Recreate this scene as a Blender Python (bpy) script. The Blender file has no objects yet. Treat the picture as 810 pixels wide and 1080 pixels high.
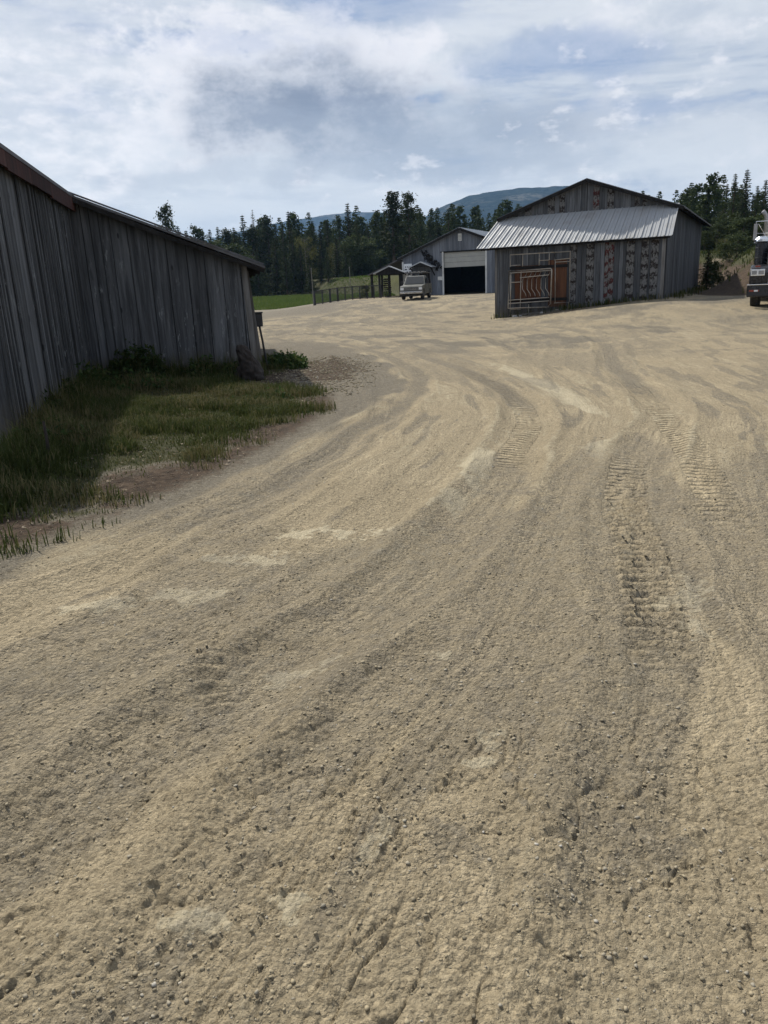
import bpy, math, random
import numpy as np
from mathutils import Vector, Matrix
random.seed(7); RS = np.random.RandomState(11)
scene = bpy.context.scene
COL = scene.collection

# ------------------------------------------------------------------ numeric noise
def _h(ix, iy, s):
    n = (ix.astype(np.int64)*374761393 + iy.astype(np.int64)*668265263 + s*982451653) & 0xFFFFFFFF
    n = ((n ^ (n >> 13))*1274126177) & 0xFFFFFFFF
    return ((n ^ (n >> 16)) & 0xFFFF)/65535.0
def vn(x, y, s=0):
    x0 = np.floor(x); y0 = np.floor(y); fx = x-x0; fy = y-y0
    fx = fx*fx*fx*(fx*(fx*6-15)+10); fy = fy*fy*fy*(fy*(fy*6-15)+10)
    a = _h(x0, y0, s); b = _h(x0+1, y0, s); c = _h(x0, y0+1, s); d = _h(x0+1, y0+1, s)
    return (a+(b-a)*fx)*(1-fy)+(c+(d-c)*fx)*fy
def fbm(x, y, s=0, o=4, g=.5):
    t = 0; a = 1; n = 0
    for i in range(o):
        t = t+a*vn(x*2**i+17.3*i, y*2**i+5.1*i, s+i); n += a; a *= g
    return t/n
def S(t):
    t = np.clip(t, 0, 1); return t*t*(3-2*t)

# ------------------------------------------------------------------ terrain
def berm(x, y):
    toe = 14.3+.385*(y-34)+.5*np.sin(y*.45)
    s1 = (x-toe)
    s2 = (y-54)*.55-np.maximum(0, 24-x)*1.2
    k = S((y-26)/8)
    return np.where(y < 52, s1, np.maximum(s1, s2))*k-6*(1-k)
def ground_z(x, y):
    x = np.asarray(x, float); y = np.asarray(y, float)
    r1 = .68*S((y-36)/26)*S((x+10)/9)
    r1 = np.maximum(r1, .9*S((y-66)/84))
    r2 = .66*S((x-4)/8)*S((y-20)/13)
    z = r1+r2*np.clip(1-r1/.68, 0, 1)
    b = berm(x, y)
    z = z+S(b/4.5)*2.2+np.clip(b-2, 0, 90)*.028
    # the weedy bank beside the weathered barn
    g = S((-1.2-x)/2.2)*S((y-6)/3)*S((20-y)/4)
    z = z+.10*g
    return z+0.0
def gz(x, y): return float(ground_z(np.array([x]), np.array([y]))[0])

def smooth(pts, n=14):
    P = [np.array(p, float) for p in pts]; P = [2*P[0]-P[1]]+P+[2*P[-1]-P[-2]]
    out = []
    for i in range(1, len(P)-2):
        a, b, c, d = P[i-1:i+3]
        for k in range(n):
            t = k/n
            out.append(.5*((2*b)+(c-a)*t+(2*a-5*b+4*c-d)*t*t+(3*b-a-3*c+d)*t**3))
    out.append(P[-2]); return np.array(out)
def to_curve(x, y, C):
    """signed offset (right of travel positive) and distance along the polyline C"""
    best = np.full(x.shape, 1e9); off = np.zeros(x.shape); along = np.zeros(x.shape)
    acc = 0.
    for i in range(len(C)-1):
        a = C[i]; d = C[i+1]-a; L = math.hypot(*d)
        if L < 1e-6: continue
        u = d/L
        px = x-a[0]; py = y-a[1]
        t = np.clip(px*u[0]+py*u[1], 0, L)
        qx = px-u[0]*t; qy = py-u[1]*t
        dd = qx*qx+qy*qy
        m = dd < best
        best = np.where(m, dd, best)
        sg = np.where(px*u[1]-py*u[0] > 0, 1., -1.)
        off = np.where(m, sg*np.sqrt(dd), off); along = np.where(m, acc+t, along)
        acc += L
    return off, along

# ------------------------------------------------------------------ mesh builder
class MB:
    def __init__(s): s.v = []; s.f = []; s.t = []; s.b = []
    def add(s, vs, fs, tint=.5, bl=0.):
        o = len(s.v); s.v += [tuple(p) for p in vs]
        for f in fs:
            s.f.append(tuple(i+o for i in f)); s.t.append(tint); s.b.append(bl)
    def box(s, c, d, rz=0., tint=.5, bl=0., M=None):
        hx, hy, hz = d[0]/2, d[1]/2, d[2]/2
        vs = [Vector((x, y, z)) for x in (-hx, hx) for y in (-hy, hy) for z in (-hz, hz)]
        R = M if M is not None else Matrix.Rotation(rz, 3, 'Z')
        vs = [R @ v+Vector(c) for v in vs]
        s.add(vs, [(0, 1, 3, 2), (4, 6, 7, 5), (0, 4, 5, 1), (2, 3, 7, 6), (0, 2, 6, 4), (1, 5, 7, 3)], tint, bl)
    def board(s, x0, x1, y0, y1, zb, zl, zr, tint=.5, bl=0., axis='x'):
        vs = [(x0, y0, zb), (x1, y0, zb), (x1, y1, zb), (x0, y1, zb), (x0, y0, zl), (x1, y0, zr), (x1, y1, zr), (x0, y1, zl)]
        if axis == 'y': vs = [(b, a, c) for a, b, c in vs]
        s.add(vs, [(0, 3, 2, 1), (4, 5, 6, 7), (0, 1, 5, 4), (1, 2, 6, 5), (2, 3, 7, 6), (3, 0, 4, 7)], tint, bl)
    def bar(s, a, b, w, h, tint=.5):
        a = Vector(a); b = Vector(b); d = (b-a).normalized()
        r = d.cross(Vector((0, 0, 1)))
        r = Vector((1, 0, 0)) if r.length < 1e-3 else r.normalized()
        u = r.cross(d).normalized()
        vs = [p+r*(i*w/2)+u*(j*h/2) for p in (a, b) for i, j in ((-1, -1), (1, -1), (1, 1), (-1, 1))]
        s.add(vs, [(0, 1, 2, 3), (7, 6, 5, 4), (0, 4, 5, 1), (1, 5, 6, 2), (2, 6, 7, 3), (3, 7, 4, 0)], tint)
    def tube(s, pts, r, n=8, tint=.5, cap=True):
        pts = [Vector(p) for p in pts]; rs = r if isinstance(r, (list, tuple)) else [r]*len(pts)
        rings = []
        for i, p in enumerate(pts):
            d = (pts[min(i+1, len(pts)-1)]-pts[max(i-1, 0)]).normalized()
            a = Vector((0, 0, 1)) if abs(d.z) < .9 else Vector((1, 0, 0))
            e = d.cross(a).normalized(); g = e.cross(d)
            rings.append([p+(e*math.cos(2*math.pi*k/n)+g*math.sin(2*math.pi*k/n))*rs[i] for k in range(n)])
        vs = [v for q in rings for v in q]; fs = []
        for i in range(len(pts)-1):
            for k in range(n):
                fs.append((i*n+k, i*n+(k+1) % n, (i+1)*n+(k+1) % n, (i+1)*n+k))
        if cap: fs += [tuple(range(n))[::-1], tuple((len(pts)-1)*n+k for k in range(n))]
        s.add(vs, fs, tint)
    def lathe(s, prof, c, axis='z', n=20, tint=.5):
        vs = []; fs = []
        for r, h in prof:
            for k in range(n):
                a = 2*math.pi*k/n; p = (r*math.cos(a), r*math.sin(a), h)
                if axis == 'x': p = (p[2], p[0], p[1])
                if axis == 'y': p = (p[0], p[2], p[1])
                vs.append((p[0]+c[0], p[1]+c[1], p[2]+c[2]))
        for i in range(len(prof)-1):
            for k in range(n): fs.append((i*n+k, i*n+(k+1) % n, (i+1)*n+(k+1) % n, (i+1)*n+k))
        fs += [tuple(range(n))[::-1], tuple((len(prof)-1)*n+k for k in range(n))]
        s.add(vs, fs, tint)
    def extrude(s, poly, x0, x1, tint=.5, taper=None):
        """closed polygon of (y,z) swept along x"""
        n = len(poly); vs = [(x0, y, z) for y, z in poly]+[(x1, y, z) for y, z in poly]
        fs = [tuple(range(n)), tuple(range(2*n-1, n-1, -1))]+[(i, n+i, n+(i+1) % n, (i+1) % n) for i in range(n)]
        s.add(vs, fs, tint)
    def slab(s, quad, t, tint=.5):
        """four corners of the top, thickness t downwards"""
        q = [Vector(p) for p in quad]; lo = [p-Vector((0, 0, t)) for p in q]
        s.add(q+lo, [(0, 1, 2, 3), (7, 6, 5, 4), (0, 4, 5, 1), (1, 5, 6, 2), (2, 6, 7, 3), (3, 7, 4, 0)], tint)
    def build(s, name, mat, parent=None, bevel=0., smooth=False):
        me = bpy.data.meshes.new(name); me.from_pydata(s.v, [], s.f)
        for nm, dat in (('tint', s.t), ('blotch', s.b)):
            at = me.attributes.new(nm, 'FLOAT', 'FACE'); at.data.foreach_set('value', np.array(dat, np.float32))
        me.materials.append(mat); me.update()
        import bmesh
        bm = bmesh.new(); bm.from_mesh(me); bmesh.ops.recalc_face_normals(bm, faces=bm.faces); bm.to_mesh(me); bm.free()
        if smooth: me.polygons.foreach_set('use_smooth', [True]*len(me.polygons))
        o = bpy.data.objects.new(name, me); COL.objects.link(o)
        if parent: o.parent = parent
        if bevel:
            m = o.modifiers.new('bevel', 'BEVEL'); m.width = bevel; m.segments = 2; m.limit_method = 'ANGLE'
        return o
def mesh_np(name, v, f, mat, tint=None, smooth=False, parent=None):
    me = bpy.data.meshes.new(name); n = f.shape[1]
    me.vertices.add(len(v)); me.vertices.foreach_set('co', np.ascontiguousarray(v, np.float32).ravel())
    me.loops.add(f.size); me.loops.foreach_set('vertex_index', np.ascontiguousarray(f, np.int32).ravel())
    me.polygons.add(len(f)); me.polygons.foreach_set('loop_start', np.arange(0, f.size, n, dtype=np.int32))
    if smooth: me.polygons.foreach_set('use_smooth', np.ones(len(f), bool))
    me.update(calc_edges=True)
    if tint is not None:
        at = me.attributes.new('tint', 'FLOAT', 'FACE'); at.data.foreach_set('value', np.asarray(tint, np.float32))
    me.materials.append(mat)
    o = bpy.data.objects.new(name, me); COL.objects.link(o)
    if parent: o.parent = parent
    return o
def tag(o, label=None, cat=None, group=None, kind=None):
    if label: o['label'] = label
    if cat: o['category'] = cat
    if group: o['group'] = group
    if kind: o['kind'] = kind
    return o
def empty(name, loc, rz=0., label=None, cat=None, group=None):
    o = bpy.data.objects.new(name, None); COL.objects.link(o); o.empty_display_size = .2
    o.location = loc; o.rotation_euler = (0, 0, rz)
    return tag(o, label, cat, group)

# ------------------------------------------------------------------ node helpers
class NT:
    def __init__(s, tree): s.t = tree; s.n = tree.nodes; s.l = tree.links
    def node(s, typ, **kw):
        n = s.n.new(typ)
        ins = kw.pop('ins', {})
        for k, v in kw.items(): setattr(n, k, v)
        for k, v in ins.items():
            sock = n.inputs[k]
            if isinstance(v, bpy.types.NodeSocket): s.l.new(v, sock)
            else: sock.default_value = v
        return n
    def m(s, op, a, b=0., c=0., clamp=False):
        return s.node('ShaderNodeMath', operation=op, use_clamp=clamp, ins={0: a, 1: b, 2: c}).outputs[0]
    def vm(s, op, a, b=(0, 0, 0)):
        n = s.node('ShaderNodeVectorMath', operation=op, ins={0: a, 1: b}); return n.outputs['Value'] if op in ('DOT_PRODUCT', 'LENGTH') else n.outputs[0]
    def scale(s, v, k): return s.vm('MULTIPLY', v, k)
    def noise(s, v, sc, det=4., rough=.55, dist=0., col=False):
        n = s.node('ShaderNodeTexNoise', ins={'Vector': v, 'Scale': sc, 'Detail': det, 'Roughness': rough, 'Distortion': dist})
        return n.outputs['Color'] if col else n.outputs['Fac']
    def ramp(s, f, a, b, lo=0., hi=1., smooth=True):
        return s.node('ShaderNodeMapRange', interpolation_type='SMOOTHSTEP' if smooth else 'LINEAR', ins={0: f, 1: a, 2: b, 3: lo, 4: hi}).outputs[0]
    def mix(s, f, a, b, mode='MIX'):
        n = s.node('ShaderNodeMix', data_type='RGBA', blend_type=mode, clamp_factor=True)
        for k, v in ((0, f), (6, a), (7, b)):
            if isinstance(v, bpy.types.NodeSocket): s.l.new(v, n.inputs[k])
            else: n.inputs[k].default_value = v if k == 0 or len(v) == 4 else (*v, 1)
        return n.outputs[2]
    def attr(s, name): return s.node('ShaderNodeAttribute', attribute_name=name)
def new_mat(name):
    m = bpy.data.materials.new(name); m.use_nodes = True; m.node_tree.nodes.clear()
    nt = NT(m.node_tree); out = nt.node('ShaderNodeOutputMaterial'); bs = nt.node('ShaderNodeBsdfPrincipled')
    nt.l.new(bs.outputs[0], out.inputs[0]); bs.inputs['Roughness'].default_value = .85
    return m, nt, bs
def setc(nt, bs, c, rough=None, bump=None, strength=.3, dist=.02, metal=None, spec=None):
    if isinstance(c, bpy.types.NodeSocket): nt.l.new(c, bs.inputs['Base Color'])
    else: bs.inputs['Base Color'].default_value = (*c, 1)
    if rough is not None:
        if isinstance(rough, bpy.types.NodeSocket): nt.l.new(rough, bs.inputs['Roughness'])
        else: bs.inputs['Roughness'].default_value = rough
    if metal is not None: bs.inputs['Metallic'].default_value = metal
    if spec is not None: bs.inputs['Specular IOR Level'].default_value = spec
    if bump is not None:
        b = nt.node('ShaderNodeBump', ins={'Strength': strength, 'Distance': dist, 'Height': bump}); nt.l.new(b.outputs[0], bs.inputs['Normal'])
M = {}
def simple(name, c, rough=.7, metal=0., var=.25, sc=6., spec=.5, dirt=None):
    m, nt, bs = new_mat(name); co = nt.node('ShaderNodeTexCoord').outputs['Object']
    n = nt.noise(co, sc, 5., .65)
    a = tuple(x*(1-var) for x in c); b = tuple(min(1, x*(1+var)) for x in c)
    cc = nt.mix(nt.ramp(n, .3, .7), a, b)
    if dirt:
        d = nt.ramp(nt.noise(co, sc*.5, 6., .7), .48, .68); cc = nt.mix(nt.m('MULTIPLY', d, .75), cc, dirt)
    setc(nt, bs, cc, rough=nt.ramp(nt.noise(co, sc*2, 4.), .3, .7, max(0, rough-.1), min(1, rough+.1)), metal=metal, spec=spec)
    M[name] = m; return m
def wood(name, base, dark, pale, stretch=1.0, blots=False, peel=0.):
    m, nt, bs = new_mat(name); co = nt.node('ShaderNodeTexCoord').outputs['Object']
    t = nt.attr('tint').outputs['Fac']
    off = nt.node('ShaderNodeCombineXYZ', ins={0: nt.m('MULTIPLY', t, 37.), 1: nt.m('MULTIPLY', t, 91.), 2: nt.m('MULTIPLY', t, 53.)}).outputs[0]
    p = nt.vm('ADD', co, off)
    grain = nt.noise(nt.scale(p, (26, 26, 1.1)), 1.6, 6., .7, .6)
    streak = nt.noise(nt.scale(p, (7, 7, .42)), 1.3, 5., .65, .4)
    patch = nt.noise(nt.scale(p, (3.2, 3.2, .8)), 1.1, 6., .7)
    c = nt.mix(nt.ramp(streak, .33, .68), dark, base)
    c = nt.mix(nt.m('MULTIPLY', nt.ramp(grain, .52, .75), .55), c, pale)
    c = nt.mix(nt.m('MULTIPLY', nt.ramp(grain, .45, .25), .7), c, tuple(x*.4 for x in dark))
    v = nt.ramp(t, 0., 1., .45, 1.5, smooth=False)
    c = nt.mix(1., c, nt.node('ShaderNodeCombineColor', ins={0: v, 1: v, 2: v}).outputs[0], 'MULTIPLY')
    if peel:
        pk = nt.ramp(nt.noise(nt.scale(p, (9, 9, 2.2)), 1.5, 7., .75), .56, .66)
        sel = nt.ramp(nt.noise(nt.scale(co, (1.2, 1.2, .55)), 1., 2.), .47, .60)
        c = nt.mix(nt.m('MULTIPLY', nt.m('MULTIPLY', pk, sel), peel), c, (.25, .265, .27))
    kv = nt.node('ShaderNodeTexVoronoi', ins={'Vector': nt.scale(p, (4.5, 4.5, 1.5)), 'Scale': 1.}); kd = nt.ramp(kv.outputs['Distance'], .10, .045)
    c = nt.mix(nt.m('MULTIPLY', kd, .75), c, tuple(x*.3 for x in dark))
    zz = nt.node('ShaderNodeSeparateXYZ', ins={0: co}).outputs[2]
    mud = nt.ramp(nt.m('ADD', zz, nt.m('MULTIPLY', nt.m('SUBTRACT', patch, .5), -.9)), .75, .15)
    c = nt.mix(nt.m('MULTIPLY', mud, .55), c, (.105, .088, .062))
    if blots:
        bl = nt.attr('blotch').outputs['Fac']
        z = nt.node('ShaderNodeSeparateXYZ', ins={0: co}).outputs
        wob = nt.noise(nt.scale(co, (5, 5, 3.)), 2., 6., .75)
        ph = nt.m('ADD', nt.m('ADD', nt.m('MULTIPLY', z[2], 1/.42), nt.m('MULTIPLY', t, 6.)), nt.m('MULTIPLY', nt.m('SUBTRACT', wob, .5), 1.9))
        fr = nt.m('ABSOLUTE', nt.m('SUBTRACT', nt.m('FRACT', ph), .5))
        n2 = nt.noise(nt.scale(co, (7, 7, 5.)), 2.2, 6., .75)
        mask = nt.ramp(nt.m('ADD', fr, nt.m('MULTIPLY', nt.m('SUBTRACT', n2, .5), 1.7)), .25, .15)
        on = nt.m('GREATER_THAN', bl, .5); red = nt.m('GREATER_THAN', bl, 1.5)
        palew = nt.mix(nt.ramp(n2, .35, .6), (.085, .085, .083), (.18, .176, .168))
        c = nt.mix(nt.m('MULTIPLY', on, .8), c, palew)
        bc = nt.mix(red, (.022, .016, .014), nt.mix(nt.ramp(wob, .4, .6), (.085, .015, .013), (.03, .012, .01)))
        c = nt.mix(nt.m('MULTIPLY', on, nt.m('MULTIPLY', mask, .93)), c, bc)
    setc(nt, bs, c, rough=.9, bump=nt.m('ADD', nt.m('MULTIPLY', grain, .7), nt.m('MULTIPLY', patch, .3)), strength=.5, dist=.012, spec=.2)
    M[name] = m; return m

wood('grey_boards', (.125, .130, .138), (.048, .050, .053), (.23, .235, .24), peel=.9)
wood('barn_boards', (.125, .13, .138), (.055, .058, .063), (.22, .225, .23), blots=True)
wood('garage_boards', (.17, .185, .21), (.11, .12, .14), (.26, .275, .30))
wood('old_timber', (.16, .155, .15), (.07, .066, .06), (.28, .27, .25))
wood('dark_timber', (.03, .028, .026), (.014, .013, .012), (.06, .055, .05))
wood('red_fascia', (.075, .030, .025), (.030, .018, .016), (.10, .065, .045))
wood('rust_panel', (.13, .060, .030), (.055, .023, .015), (.18, .10, .055))
simple('roof_metal', (.34, .35, .36), rough=.62, metal=.08, var=.08, sc=1.2, dirt=(.25, .24, .225))
simple('old_roof', (.10, .10, .105), rough=.7, metal=.2, var=.35, sc=2., dirt=(.05, .035, .03))
simple('garage_roof', (.42, .44, .46), rough=.45, metal=.3, var=.1, sc=1.)
simple('galv_tube', (.38, .345, .29), rough=.5, metal=.35, var=.3, sc=9., dirt=(.30, .20, .13))
simple('white_trim', (.62, .62, .60), rough=.6, var=.12, sc=3., dirt=(.40, .39, .36))
simple('door_panel', (.36, .36, .33), rough=.6, var=.08, sc=2.)
simple('black_steel', (.02, .02, .022), rough=.5, var=.3)
simple('black_paint', (.016, .016, .019), rough=.28, var=.2, sc=3.)
simple('chrome', (.75, .75, .76), rough=.16, metal=1., var=.05)
simple('cab_white', (.72, .72, .70), rough=.35, var=.05, sc=2.)
simple('tan_paint', (.095, .094, .078), rough=.4, var=.08, sc=3., dirt=(.10, .09, .07))
simple('tyre_rubber', (.018, .018, .018), rough=.85, var=.3, sc=20, dirt=(.09, .078, .058))
simple('rim_steel', (.30, .30, .30), rough=.45, metal=.6, var=.15)
simple('glass_dark', (.015, .018, .02), rough=.06, var=.1, spec=.8)
simple('lamp_lens', (.75, .76, .76), rough=.12, var=.05, spec=.8)
simple('amber_lens', (.26, .05, .03), rough=.2, var=.1)
simple('mark_black', (.03, .03, .035), rough=.7, var=.2)
simple('sign_white', (.74, .74, .73), rough=.55, var=.05)
simple('concrete', (.32, .31, .29), rough=.9, var=.15)
simple('pole_grey', (.17, .16, .14), rough=.7, var=.15)
simple('bark', (.075, .055, .042), rough=.95, var=.4, sc=5.)
simple('bark_pale', (.16, .145, .125), rough=.95, var=.3, sc=5.)
simple('dark_room', (.03, .03, .03), rough=.9, var=.3)
simple('stump_wood', (.028, .022, .018), rough=.95, var=.5, sc=9.)
simple('rock', (.30, .29, .275), rough=.9, var=.3, sc=14.)

def foliage(name, c1, c2, c3, trans=.25):
    m, nt, bs = new_mat(name)
    t = nt.attr('tint').outputs['Fac']; oi = nt.node('ShaderNodeObjectInfo').outputs['Random']
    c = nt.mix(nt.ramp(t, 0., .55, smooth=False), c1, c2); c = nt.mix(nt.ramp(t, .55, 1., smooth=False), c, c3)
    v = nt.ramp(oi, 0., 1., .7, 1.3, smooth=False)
    c = nt.mix(1., c, nt.node('ShaderNodeCombineColor', ins={0: v, 1: v, 2: v}).outputs[0], 'MULTIPLY')
    setc(nt, bs, c, rough=.8, spec=.15)
    tr = nt.node('ShaderNodeBsdfTranslucent', ins={0: c}); mx = nt.node('ShaderNodeMixShader', ins={0: trans, 1: bs.outputs[0], 2: tr.outputs[0]})
    out = [n for n in nt.n if n.type == 'OUTPUT_MATERIAL'][0]; nt.l.new(mx.outputs[0], out.inputs[0])
    M[name] = m; return m
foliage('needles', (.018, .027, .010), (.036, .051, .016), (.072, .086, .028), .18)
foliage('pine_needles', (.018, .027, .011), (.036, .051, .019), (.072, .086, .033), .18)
foliage('budding', (.070, .078, .022), (.105, .11, .030), (.15, .135, .05), .35)
foliage('meadow_blades', (.065, .105, .020), (.095, .14, .03), (.15, .16, .05), .3)
foliage('shrub_leaf', (.030, .042, .016), (.05, .068, .024), (.078, .095, .036), .25)
foliage('blades', (.027, .040, .010), (.056, .070, .018), (.14, .12, .058), .25)
foliage('weed_leaf', (.022, .045, .014), (.04, .072, .02), (.09, .10, .035), .3)

# ------------------------------------------------------------------ the yard: wheel paths worn into it (metres)
MAIN = smooth([(-2.6, .2), (-1.19, 1.9), (-.94, 2.5), (-.49, 3.21), (.25, 4.52), (1.07, 6.63), (1.84, 9.5), (1.96, 12.22), (1.61, 16.19), (.09, 23.49), (-2.68, 33.72), (-2., 45), (3, 60)], 10)
EDGE = smooth([(-4.2, 1.2), (-2.2, 4.05), (-1.49, 5.64), (-.9, 6.9), (-.24, 9.36), (.44, 11.64), (.75, 14.75), (.06, 20.1), (-2.41, 30.12), (-2.6, 42)], 10)
RIGHT = smooth([(.2, .3), (1.2, 3.05), (1.41, 3.91), (1.78, 5.32), (2.89, 7.99), (3.63, 9.75), (4.56, 14.84), (6.34, 23.53), (5., 30), (1, 40)], 10)
FAR = smooth([(-9, 51), (.27, 46), (4.34, 29.15), (8.48, 27.5), (12, 21)], 10)
FAR2 = smooth([(-4.5, 27), (-3.59, 31.02), (1.68, 41.03), (8.2, 64)], 10)
LUGS = [(smooth([(1.12, 2.75), (1.25, 3.3), (1.41, 3.91), (1.66, 4.89), (2.11, 6.43), (2.6, 7.6)], 8), .34, .105, .016),
        (smooth([(-.66, 2.5), (-.72, 2.85), (-.86, 3.34), (-.95, 3.91)], 8), .18, .085, .014),
        (smooth([(.66, 1.6), (.74, 1.78), (.96, 2.19), (1.23, 2.72)], 8), .26, .11, .009),
        (smooth([(1.07, 6.63), (1.84, 9.5), (1.96, 12.22), (1.61, 16.19)], 8), .30, .11, .012),
        (smooth([(2.2, 4.6), (2.7, 6.2), (3.3, 8.6), (4.2, 13)], 8), .32, .12, .009)]
RUTS = [(MAIN, .5, .040), (EDGE, .45, .022), (RIGHT, .5, .026), (FAR, .6, .03), (FAR2, .5, .03)]
GRASS_POLY = np.array([(-6.5, 4.0), (-2.75, 5.35), (-2.35, 6.1), (-1.78, 7.3), (-1.2, 9.3), (-.92, 11.2), (-1.0, 12.6), (-1.55, 13.9), (-2.1, 15.2), (-1.75, 16.5), (-1.75, 18.2), (-2.6, 20.5), (-6, 22), (-12, 22), (-12, 4)])
def poly_sd(x, y, P):
    """signed distance to a polygon, positive inside"""
    d = np.full(x.shape, 1e9); ins = np.zeros(x.shape, bool); n = len(P)
    for i in range(n):
        a = P[i]; b = P[(i+1) % n]; e = b-a
        t = np.clip(((x-a[0])*e[0]+(y-a[1])*e[1])/(e@e), 0, 1)
        d = np.minimum(d, np.hypot(x-a[0]-e[0]*t, y-a[1]-e[1]*t))
        c = ((a[1] > y) != (b[1] > y)) & (x < (b[0]-a[0])*(y-a[1])/(b[1]-a[1]+1e-12)+a[0])
        ins ^= c
    return np.where(ins, d, -d)
def grass_mask(x, y):
    sd = poly_sd(x, y, GRASS_POLY)
    sd = sd+(fbm(x*1.6, y*1.6, 40, 4)-.5)*1.7-.12
    g = S(sd/.9+.30)
    bare = S((fbm(x*1.1+3, y*1.1, 44, 4)-.5)*7)*S((9.6-y)/2.4)   # litter and bare soil at the near corner
    return g*(1-.45*bare*S((8.2-y)/1.5))
def meadow_mask(x, y):
    lim = 70+5*(fbm(x*.08, y*.08, 50, 3)-.5)+np.clip(x+4, 0, 40)*.55
    return S((y-lim)/1.6)*S((9-x)/4)*(y < 400)
DUST = [(-.44, 3.16, .15, .10), (-.30, 3.26, .10, .05), (.23, 3.18, .13, .11), (.39, 2.55, .10, .10), (.30, 2.38, .10, .04), (-.49, 1.70, .17, .055), (-.35, 1.78, .1, .04), (-.06, 1.99, .07, .13), (1.51, 3.64, .14, .35),
        (1.62, 4.0, .16, .3), (-1.2, 4.1, .4, .16), (-.95, 4.7, .4, .14), (-.3, 5.2, .5, .14), (-1.6, 4.0, .3, .1), (.15, 3.0, .1, .05)]
DARK = [(.49, 5.06, .30, .5), (1.18, 6.0, .17, .9), (.48, 1.80, .16, .16), (.38, 4.03, .25, .25), (-.59, 2.31, .05, .05), (.18, 2.0, .12, .12), (.55, 2.35, .2, .22), (.45, 2.75, .10, .3), (-.62, 2.95, .22, .22), (-.2, 3.9, .35, .25), (8.3, 19.3, 1.2, .5), (6.2, 17.9, .8, .4), (7.7, 16.8, .9, .35), (.8, 1.95, .14, .1)]

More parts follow.
